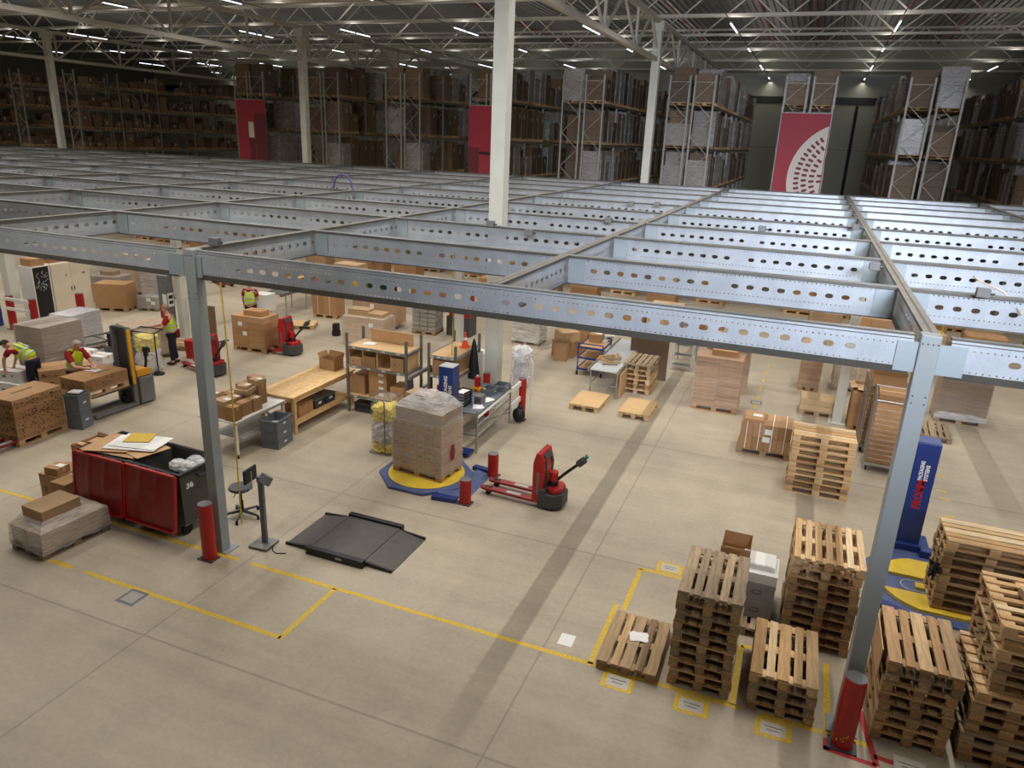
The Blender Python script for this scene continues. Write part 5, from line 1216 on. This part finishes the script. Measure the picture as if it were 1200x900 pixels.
for k, (x, y) in enumerate(((-24.43, 16.2), (-23.32, 16.2))): bollard(x, y, 1.15, 'red guard post by the cream column at the left edge, %s one' % ('left', 'right')[k], .12)
for z in (.75, 1.08): tag(mk(MB().bar((-24.43, 16.06, z), (-23.32, 16.06, z), .05, .1), 'guard_rail', 'white', None), '%s white rail fixed between the guard posts at the left edge' % ('lower' if z < .9 else 'upper'), 'rail')
tag(mk(MB().box((0, 0, .5), (.5, .5, 1.0)).box((0, 0, 1.01), (.54, .54, .04)), 'blue_crate', 'blue', None, (-25.4, 16.1, .0)), 'blue crate at the left photo edge behind the white cartons', 'crate')
wrapped_load((-24.0, 19.95, 0), R(20), 'big plain carton on a pallet right of the beige cabinet', grid=(2, 1, 1), ch=.9, filmmat=None, wood='mid', gap=.002)
wrapped_load((-25.6, 22.6, 0), R(15), 'tall wrapped carton load behind the big plain carton', grid=(2, 2, 5), ch=.3, mat='cardboard_pale')
wrapped_load((-24.2, 22.3, 0), R(15), 'tall wrapped carton load behind the grey sign post', grid=(2, 2, 5), ch=.28, mat='cardboard', filmmat='film_thick')
wrapped_load((-25.3, 20.9, 0), R(15), 'low stepped wrapped load left of the big plain carton', grid=(2, 2, 3), ch=.3, mat='wrap_beige', tops=1)
wrapped_load((-22.9, 20.6, 0), R(15), 'small low white-labelled load right of the big plain carton', L=.8, W=.6, grid=(2, 1, 2), ch=.2, mat='wrap_grey', wood='old', lab=2)
t = thing('sign_post', 'thick grey post with paper signs and a red foot at the left', 'post', (-19.3, 17.95, 0)); mk(MB().box((0, 0, 1.05), (.36, .3, 2.1)), 'post', 'mid_grey', t, bev=.01); mk(MB().box((0, 0, .14), (.5, .44, .28)), 'foot', 'red', t, bev=.02); mk(MB().box((.08, -.153, 1.25), (.18, .006, .5)).box((.183, 0, 1.3), (.006, .24, .45)), 'paper_sign', 'paper', t); mk(MB().box((.188, 0, 1.4), (.004, .18, .12)).box((.188, 0, 1.22), (.004, .16, .1)), 'print', 'print_black', t); mk(MB().box((-.1, -.154, .8), (.08, .006, .7)), 'red_strip', 'red', t)
tag(mk(MB().box((0, 0, .55), (.9, .03, 1.1), .2), 'cardboard_sheet', 'cardboard_dull', None, (-18.35, 18.5, 0)), 'brown sheet standing behind the worker at the waste bag', 'cardboard')
inst(pallet_spec('mid', 5), 'pallet', 'pallet lying behind the worker at the waste bag', 'pallet', (-17.9, 17.3, 0), .3)
tag(mk(MB().lathe([(.17, 0), (.2, .55), (.2, .56)], n=16), 'waste_bin', 'red', None, (-17.0, 16.55, 0), smooth=True), 'small red waste bin right of the worker at the waste bag', 'bin')
# red truck carrying cartons
wrapped_load((-15.95, 18.25, 0), R(3), 'brown carton load on a pallet carried by the red truck', grid=(2, 2, 5), ch=.2, filmmat=None, wood='new', lab=2, tops=1)
pallet_truck((-14.78, 18.3, 0), R(3), 'red powered truck with its forks under the brown carton load', tall=1.2)
tag(mk(MB().cyl((0, 0, 0), .15, .18, 12).box((.0, .0, .3), (.18, .18, .25)), 'floor_scanner', 'black', None, (-14.75, 20.9, 0)), 'small black stand on the floor right of the plywood-covered pallet', 'stand')
t = thing('terminal_cart', 'white computer terminal cart beside the worker seen from behind', 'terminal', (-17.2, 20.2, 0)); mk(MB().box((0, 0, 1.05), (.6, .5, .6)), 'housing', 'white', t, bev=.02); mk(MB().box((0, 0, .4), (.1, .1, .75)).box((0, 0, .03), (.6, .5, .06)), 'stand', 'dark_grey', t); mk(MB().box((-.5, -.1, 1.3), (.32, .05, .28)), 'monitor', 'black', t); mk(MB().box((-.5, -.128, 1.3), (.28, .006, .24)), 'screen', 'screen', t); mk(MB().tube([(-.5, -.05, .5), (-.5, -.05, 1.2), (-.2, 0, .9)], .02, 8), 'monitor_arm', 'black', t)
t = thing('conveyor_table', 'grey wheeled conveyor running back behind the red truck load', 'conveyor', (-18.4, 24.3, 0), R(2))
for x in (-.35, .35): mk(MB().box((x, 0, .85), (.06, 4.6, .12)), 'side_frame', 'steel_rough', t)
b = MB()
for k in range(30): b.tube([(-.33, -2.2 + .15 * k, .87), (.33, -2.2 + .15 * k, .87)], .03, 6)
mk(b, 'rollers', 'mid_grey', t)
for y in (-2.0, -.7, .7, 2.0):
    for x in (-.35, .35): mk(MB().tube([(x, y, 0), (x, y, .8)], .022, 8), 'leg', 'steel', t)
for k in range(4): carton((-18.4, 22.9 + .6 * k, .912), (.5, .45, .3 + .05 * (k % 2)), 'carton riding on the grey conveyor, %s from its near end' % ORD[k + 1], R(4 * k), lab='mark')
t = thing('wheeled_bin', 'yellow wheeled bin beyond the grey conveyor', 'bin', (-16.6, 25.6, 0), .1); mk(MB().lathe([(.34, .1), (.42, .9), (.43, .92)], n=4), 'tub', 'plastic_yellow', t); mk(MB().box((0, 0, .95), (.66, .66, .06)), 'lid', 'yellow', t)
t = thing('wheeled_bin', 'dark green wheeled bin beside the yellow bin', 'bin', (-15.6, 25.4, 0), .1); mk(MB().box((0, 0, .55), (.95, .75, .95)), 'tub', 'green_dark', t, bev=.03); mk(MB().box((0, 0, 1.06), (1.0, .8, .08)), 'lid', 'green_dark', t)
wrapped_load((-13.1, 20.4, 0), R(4), 'wrapped carton load directly behind the timber bench shelving, low and stepped', L=1.5, grid=(3, 2, 4), ch=.22, mat='cardboard_pale', tops=2, lab=1)
wrapped_load((-14.2, 22.9, 0), R(5), 'long carton block on a pallet behind the stepped wrapped load', L=1.7, W=.9, grid=(2, 1, 2), ch=.45, mat='cardboard', filmmat='film_clear', lab=2)
wrapped_load((-16.6, 23.1, 0), R(5), 'two strapped cartons on a flat pallet left of the long carton block', L=1.0, W=.7, grid=(2, 1, 1), ch=.75, filmmat=None, straps=2)
wrapped_load((-12.2, 22.9, 0), R(5), 'grey slatted crate load with straps left of the pale column', L=.9, W=.8, grid=(3, 2, 6), ch=.16, mat='wrap_grey', filmmat='film_clear', gap=.03)
t = thing('cabinet', 'red wall cabinet on a grey box behind the second shelving', 'cabinet', (-11.0, 23.2, 0)); mk(MB().box((0, 0, .35), (.9, .6, .7)), 'base', 'dark_grey', t); mk(MB().box((0, 0, 1.1), (.8, .4, .8)), 'body', 'red', t); mk(MB().ball((0, -.25, 1.05), .14, (1, .5, 1), 8), 'hose_reel', 'white', t)
wrapped_load((-8.5, 23.5, 0), 0, 'wrapped tan load right of the cream roof column', L=1.0, grid=(2, 1, 5), ch=.19, mat='wrap_beige', filmmat='film_thick', wood='old')
t = thing('frame_trolley', 'thin white metal stand right of the wrapped tan load', 'trolley', (-7.6, 23.2, 0)); mk(MB().tube([(-.1, -.3, .03), (.1, .3, .03), (.1, .3, 1.3)], .03, 8).tube([(.1, .3, .6), (-.4, .3, .6)], .02, 8), 'frame', 'light_grey', t)
stack(-7.1, 25.0, 3, .1, 'of dark pallets behind the twisted carton', ('old', 'old', 'old'))
# goods under the far part of the mezzanine
rd = random.Random(31); q = 0
for y, xs in ((27.2, (-21, -19.5, -18.2, -14.6, -13.1, -11.4, -5.8, -4.4, -2.9, 2.5, 4.2, 5.9, 7.8)), (30.8, (-30, -28.2, -26.5, -22.6, -20.8, -19.2, -17.4, -12.2, -10.4, -8.6, -5.2, 1.2, 2.9, 4.8, 6.6, 8.6)), (34.2, (-38, -36, -34, -31.5, -29.5, -27.4, -22, -20.1, -18, -15.6, -13.8, -9.4, -7.6, -5.7, -3.6, .2, 2.2, 4.1, 6.2))):
    for x in xs:
        q += 1; k = rd.choice((0, 0, 1)); wrapped_load((x, y + rd.uniform(-.2, .2), 0), rd.uniform(-.06, .06), 'carton load under the far mezzanine, %s from the left in the %s row' % (ORD[xs.index(x) + 1], {27.2: 'near', 30.8: 'middle', 34.2: 'far'}[y]), grid=(2, 1, rd.choice((2, 3, 4))), ch=rd.uniform(.26, .36), mat=('cardboard', 'cardboard_pale')[k], filmmat=None, group='carton loads under the far mezzanine', wood=rd.choice(('mid', 'new')))
pallet_truck((-24.6, 26.0, 0), R(150), 'red pallet truck far back at the left, only its forks in view')
# yellow cords hanging from the steel
for k, (x, y, l) in enumerate(((-8.13, 8.6, 'beside the near left column'), (-7.6, 15.5, 'above the second shelving'), (2.28, 13.3, 'above the tall blue mast'))):
    tag(mk(MB().tube([(0, 0, 0), (.02, .02, -2), (0, 0, -3.1 if k else -4.2)], .012, 6), 'yellow_cord', 'tape_yellow', None, (x, y, 4.63)), 'thin yellow cord hanging from the mezzanine steel %s' % l, 'cord')

# ================================================================ people
def skin(name, verts, edges, rad, mat, parent, sub=2):
    me = bpy.data.meshes.new(name); me.from_pydata(verts, edges, []); me.materials.append(M[mat]); o = ob(name, me, parent)
    s = o.modifiers.new('skin', 'SKIN'); s.use_smooth_shade = True; d = me.skin_vertices[0].data
    for i, r in enumerate(rad): d[i].radius = (r, r) if isinstance(r, float) else r; d[i].use_root = i == 0
    m = o.modifiers.new('subsurf', 'SUBSURF'); m.levels = m.render_levels = sub
    return o
def person(label, loc, rz, lean=0., arms=None, legs=None, hair='hair_brown', head_pitch=0., bald=False, turn=0., sc3=1.):
    """facing +x; arms = [(elbow, wrist)] left (+y) then right; legs = [(knee, ankle)]"""
    t = thing('person', label, 'person', loc, rz, 'warehouse workers'); t.scale = (sc3,) * 3
    PV = Vector((0, 0, .96)); rot = Matrix.Rotation(lean, 3, 'Y')
    up = lambda x, y, z: PV + rot @ (Vector((x, y, z)) - PV)
    sp, ch, nk = up(0, 0, 1.14), up(.0, 0, 1.34), up(.0, 0, 1.5)
    hd0 = Matrix.Rotation(lean + head_pitch, 3, 'Y') @ Matrix.Rotation(turn, 3, 'Z'); hp = lambda x, y, z: nk + hd0 @ Vector((x, y, z))
    V = [PV, sp, ch, nk, hp(.02, 0, .1), hp(.025, 0, .17), hp(.02, 0, .235)]; E = [(0, 1), (1, 2), (2, 3), (3, 4), (4, 5), (5, 6)]; Rr = [.13, .125, .14, .055, .075, .088, .06]
    sh = [up(0, .19, 1.43), up(0, -.19, 1.43)]; arms = arms or [((.03, .27, 1.15), (.1, .26, .9)), ((.03, -.27, 1.15), (.1, -.26, .9))]
    legs = legs or [((.02, .1, .5), (.0, .1, .09)), ((.02, -.1, .5), (.0, -.1, .09))]
    for s, (el, wr), shv in zip((1, -1), arms, sh):
        el, wr = Vector(el), Vector(wr); k = len(V); d = (wr - el).normalized(); sd = Vector((0, s, 0)); sd = (sd - d * sd.dot(d)).normalized(); nrm = d.cross(sd)
        V += [shv, el, wr, wr + d * .05]; E += [(2, k), (k, k + 1), (k + 1, k + 2), (k + 2, k + 3)]; Rr += [.065, .045, .032, .034]
        for i, off in enumerate((-.03, -.01, .012, .032)):
            a = len(V); b0 = wr + d * .09 + sd * off; ln = (.035, .042, .04, .03)[i]
            V += [b0, b0 + d * ln, b0 + d * ln * 1.6 - nrm * .018]; E += [(k + 3, a), (a, a + 1), (a + 1, a + 2)]; Rr += [.011, .01, .008]
        a = len(V); V += [wr + d * .04 - sd * .035 * s * s, wr + d * .075 - sd * .055 - nrm * .01]; E += [(k + 2, a), (a, a + 1)]; Rr += [.013, .01]
    for s, (kn, an) in zip((1, -1), legs):
        k = len(V); kn, an = Vector(kn), Vector(an); V += [Vector((0, s * .09, .9)), kn, an, an + Vector((.12, 0, -.05))]; E += [(0, k), (k, k + 1), (k + 1, k + 2), (k + 2, k + 3)]; Rr += [.09, .06, .045, .035]
    skin('body', V, E, Rr, 'skin', t)
    f = MB(); Pm = lambda x, y, z: hp(x, y, z)
    f.ball(Pm(.118, 0, .15), .02, (1, .8, 1.2), 6); 
    for y in (-.095, .095): f.ball(Pm(.01, y, .155), .025, (.7, .4, 1.2), 6)
    mk(f, 'nose_and_ears', 'skin', t, smooth=True)
    e = MB(); 
    for y in (-.035, .035): e.ball(Pm(.103, y, .178), .012, (1, 1, 1), 6)
    e.box(Pm(.108, 0, .105), (.01, .045, .008)); mk(e, 'eyes_and_mouth', 'print_black', t)
    h = MB(); k0 = len(h.v); h.ball((0, 0, 0), .104, (1, .95, 1.0), 10); 
    for i, v in enumerate(h.v):
        x, y, z = v
        if x > .03 and z < .055: x = .03
        if z < -.07: z = -.07
        if bald and z > .05: z = .05
        h.v[i] = tuple(Pm(x + .008, y, z + .185))
    mk(h, 'hair', hair, t, smooth=True)
    # clothing follows the body
    skin('shirt', [sp + Vector((0, 0, -.1)), sp, ch, up(0, 0, 1.46), sh[0], sh[0].lerp(Vector(arms[0][0]), .75), sh[1], sh[1].lerp(Vector(arms[1][0]), .75)], [(0, 1), (1, 2), (2, 3), (2, 4), (4, 5), (2, 6), (6, 7)], [.13, .14, .14, .07, .085, .074, .085, .074], 'red_cloth', t)
    skin('vest', [up(0, 0, .93), up(0, 0, 1.1), ch, up(0, 0, 1.47), up(0, .12, 1.44), up(0, -.12, 1.44)], [(0, 1), (1, 2), (2, 3), (2, 4), (2, 5)], [.178, .176, .2, .085, .1, .1], 'vest_yellow', t)
    for z in (1.03, 1.17):
        pts = [up(.183 * math.cos(a) * 1.02, .183 * math.sin(a) * 1.02, z) for a in [2 * math.pi * i / 20 for i in range(20)]]; b = MB(); n = 20
        o2 = (rot @ Vector((0, 0, .05))); b.add([tuple(p) for p in pts] + [tuple(p + o2) for p in pts], [(i, (i + 1) % n, (i + 1) % n + n, i + n) for i in range(n)]); mk(b, 'reflective_band', 'reflective', t)
    b = MB()
    for y in (-.09, .09): b.bar(up(-.178, y, 1.2), up(-.12, y, 1.45), .045, .012)
    mk(b, 'reflective_strap', 'reflective', t)
    skin('trousers', [up(0, 0, 1.0), Vector((0, .1, .88)), Vector(legs[0][0]), Vector(legs[0][1]) + Vector((0, 0, .03)), Vector((0, -.1, .88)), Vector(legs[1][0]), Vector(legs[1][1]) + Vector((0, 0, .03))], [(0, 1), (1, 2), (2, 3), (0, 4), (4, 5), (5, 6)], [.14, .115, .082, .068, .115, .082, .068], 'navy_cloth', t)
    for kn, an in legs:
        b = MB(); a = Vector(an); b.ball((a.x + .05, a.y, .055), .06, (2.3, .85, .9), 8); mk(b, 'shoe', 'black', t, smooth=True)
    return t
person('standing worker in a yellow vest and dark trousers emptying waste into the clear bag', (-16.93, 15.78, 0), R(-140), .1, [((.2, .24, 1.15), (.46, .16, 1.12)), ((.2, -.24, 1.15), (.46, -.12, 1.14))], [((.03, .1, .5), (.02, .1, .09)), ((.0, -.12, .5), (-.06, -.13, .09))], 'hair_brown', .15, sc3=1.02)
person('grey-haired worker in a yellow vest writing on the raised carton pallet', (-16.35, 12.12, 0), R(-5), .32, [((.42, .22, 1.12), (.66, .1, 1.1)), ((.42, -.24, 1.12), (.62, -.1, 1.1))], [((.08, .1, .5), (.0, .12, .09)), ((.05, -.1, .5), (-.04, -.12, .09))], 'hair_grey', .2, sc3=1.0)
tag(mk(MB().box((0, 0, .006), (.3, .22, .01), .2), 'paper_sheet', 'paper', None, (-15.6, 12.05, 1.04)), 'white papers under the hands of the grey-haired worker', 'paper')
person('bending worker in a yellow vest reaching into the white cartons at the left edge', (-17.8, 12.12, 0), R(-160), 1.0, [((.56, .22, .98), (.62, .16, .72)), ((.54, -.22, .96), (.62, -.18, .7))], [((.06, .12, .5), (-.06, .14, .09)), ((.02, -.14, .5), (-.12, -.18, .09))], 'hair_dark', .2, sc3=1.04)
person('worker in a yellow vest seen from behind by the white terminal', (-17.5, 19.85, 0), R(110), .02, None, None, 'hair_dark', .05, sc3=1.02)
# ================================================================ floor markings
def tape(x0, y0, x1, y1, label, mat='tape_yellow', w=.075):
    a, b = Vector((x0, y0, 0)), Vector((x1, y1, 0)); L = (b - a).length; rd = random.Random(int(abs(x0 * 31 + y1 * 17)))
    m = MB(); n = max(2, int(L / .25)); V = []
    for i in range(n + 1): V += [(L * i / n, -w / 2 + rd.uniform(-.006, .006), .0015), (L * i / n, w / 2 + rd.uniform(-.006, .006), .0015)]
    m.add(V, [(2 * i, 2 * i + 2, 2 * i + 3, 2 * i + 1) for i in range(n) if not (L > 3 and rd.random() < .015)])
    o = mk(m, 'floor_tape', mat, None, a, ang(a, b)); tag(o, label, 'floor marking', 'floor tapes'); return o
tape(-10.9, 8.22, 1.65, 8.2, 'long yellow floor tape running from the red containers to the near column')
tape(-15.2, 8.2, -12.2, 8.2, 'broken yellow floor tape left of the brown cartons')
tape(-10.6, 6.92, -6.0, 6.9, 'yellow floor tape starting at the wrapped low pallet in front')
tape(-6.0, 6.87, -6.0, 8.2, 'short yellow cross tape joining the two long front tapes')
tape(-1.85, 8.2, -1.85, 9.7, 'yellow floor tape along the left side of the single pallet')
tape(-1.72, 9.6, -1.72, 10.85, 'yellow floor tape behind the single pallet, offset to the right')
tape(-1.75, 10.85, -.2, 10.85, 'short yellow tape closing the bay behind the tall stack')
tape(.04, 8.22, .04, 9.5, 'yellow floor tape between the tall stack and the short weathered stack')
tape(.04, 9.5, .75, 9.5, 'short yellow tape behind the short weathered stack')
tape(1.18, 8.22, 1.18, 9.6, 'yellow floor tape left of the red column guard')
tape(1.17, 8.12, 1.17, 7.92, 'tiny red tape end below the yellow corner', 'tape_red')
tape(1.14, 7.95, 1.72, 7.9, 'red floor tape in front of the red column guard', 'tape_red')
tape(1.72, 7.9, 1.58, 8.8, 'red floor tape beside the stack right of the column', 'tape_red')
tape(1.7, 8.05, 3.0, 7.95, 'red floor tape in front of the stack right of the column', 'tape_red')
def sticker(u, v, label, w=.3, d=.22, rz=0., frame=True):
    p = G(u, v); t = thing('floor_sign', label, 'floor sign', (p.x, p.y, 0), rz, 'floor signs')
    if frame: mk(MB().box((0, 0, .001), (w + .13, d + .1, .002)), 'frame', 'tape_yellow', t)
    mk(MB().box((0, 0, .0025), (w, d, .002)), 'sheet', 'sign_white', t)
    b = MB()
    for k, (l, y) in enumerate(((.7, .03), (.5, -.03))): b.box((0, y, .004), (w * l, .018, .001))
    mk(b, 'print', 'print_grey', t)
sticker(724, 799, 'yellow-framed floor sign in front of the single pallet')
sticker(810, 827, 'yellow-framed floor sign in front of the tall stack')
sticker(906, 855, 'yellow-framed floor sign in front of the short weathered stack')
sticker(785, 666, 'yellow-framed floor sign behind the tall stack, partly hidden')
sticker(1066, 899, 'framed floor sign in front of the stack right of the column', .34, .26, -.05, False)
p = G(664, 750); tag(mk(MB().box((0, 0, .002), (.21, .26, .003)), 'paper_sheet', 'paper', None, p, .02), 'white paper sheet lying alone on the open floor', 'paper')
p = G(155, 700); t = thing('floor_marker', 'grey-green framed square marker on the front left floor', 'floor marking', p)
mk(MB().box((0, 0, .001), (.34, .34, .002)), 'frame', 'tote_grey', t); mk(MB().box((0, 0, .0025), (.24, .24, .002)), 'sheet', 'label_grey', t)
for k, (u, v) in enumerate(((886, 472), (882, 484))):
    p = G(u, v); t = thing('floor_marker', '%s of two framed markers on the aisle floor behind the strapped cartons' % ('farther', 'nearer')[k], 'floor marking', p); mk(MB().box((0, 0, .001), (.3, .3, .002)), 'frame', 'mid_grey', t); mk(MB().box((0, 0, .0025), (.22, .2, .002)), 'sheet', 'label_grey', t)
for k in range(7): tape(-.62 + .02 * k, 19.2 + .9 * k, -.6 + .02 * k, 19.55 + .9 * k, '%s yellow dash of the aisle line beside the flat carton load' % ORD[k + 1], w=.06)
for k in range(8): tape(.93, 20.6 + .62 * k, .93, 20.9 + .62 * k, '%s yellow dash of the aisle line left of the far column' % ORD[k + 1], w=.06)
for k, (u, v, r) in enumerate(((1095, 548, .3), (1102, 558, -.3), (1103, 575, 0), (1107, 585, -.4), (1113, 606, .2))):
    p = G(u, v); tag(mk(MB().box((0, 0, .001), (.2, .05, .002)), 'tape_scrap', 'tape_yellow', None, p, r), '%s yellow tape scrap on the floor right of the blue mast' % ORD[k + 1], 'floor marking', 'tape scraps')
# ---------------------------------------------------------------- view
sc.view_settings.view_transform = 'Standard'; sc.view_settings.look = 'None'; sc.view_settings.gamma = 1; sc.view_settings.use_curve_mapping = False
sc.view_settings.exposure = -1.6
try:
    sc.cycles.use_denoising = True; sc.cycles.max_bounces = 6; sc.cycles.transparent_max_bounces = 12
except Exception: pass
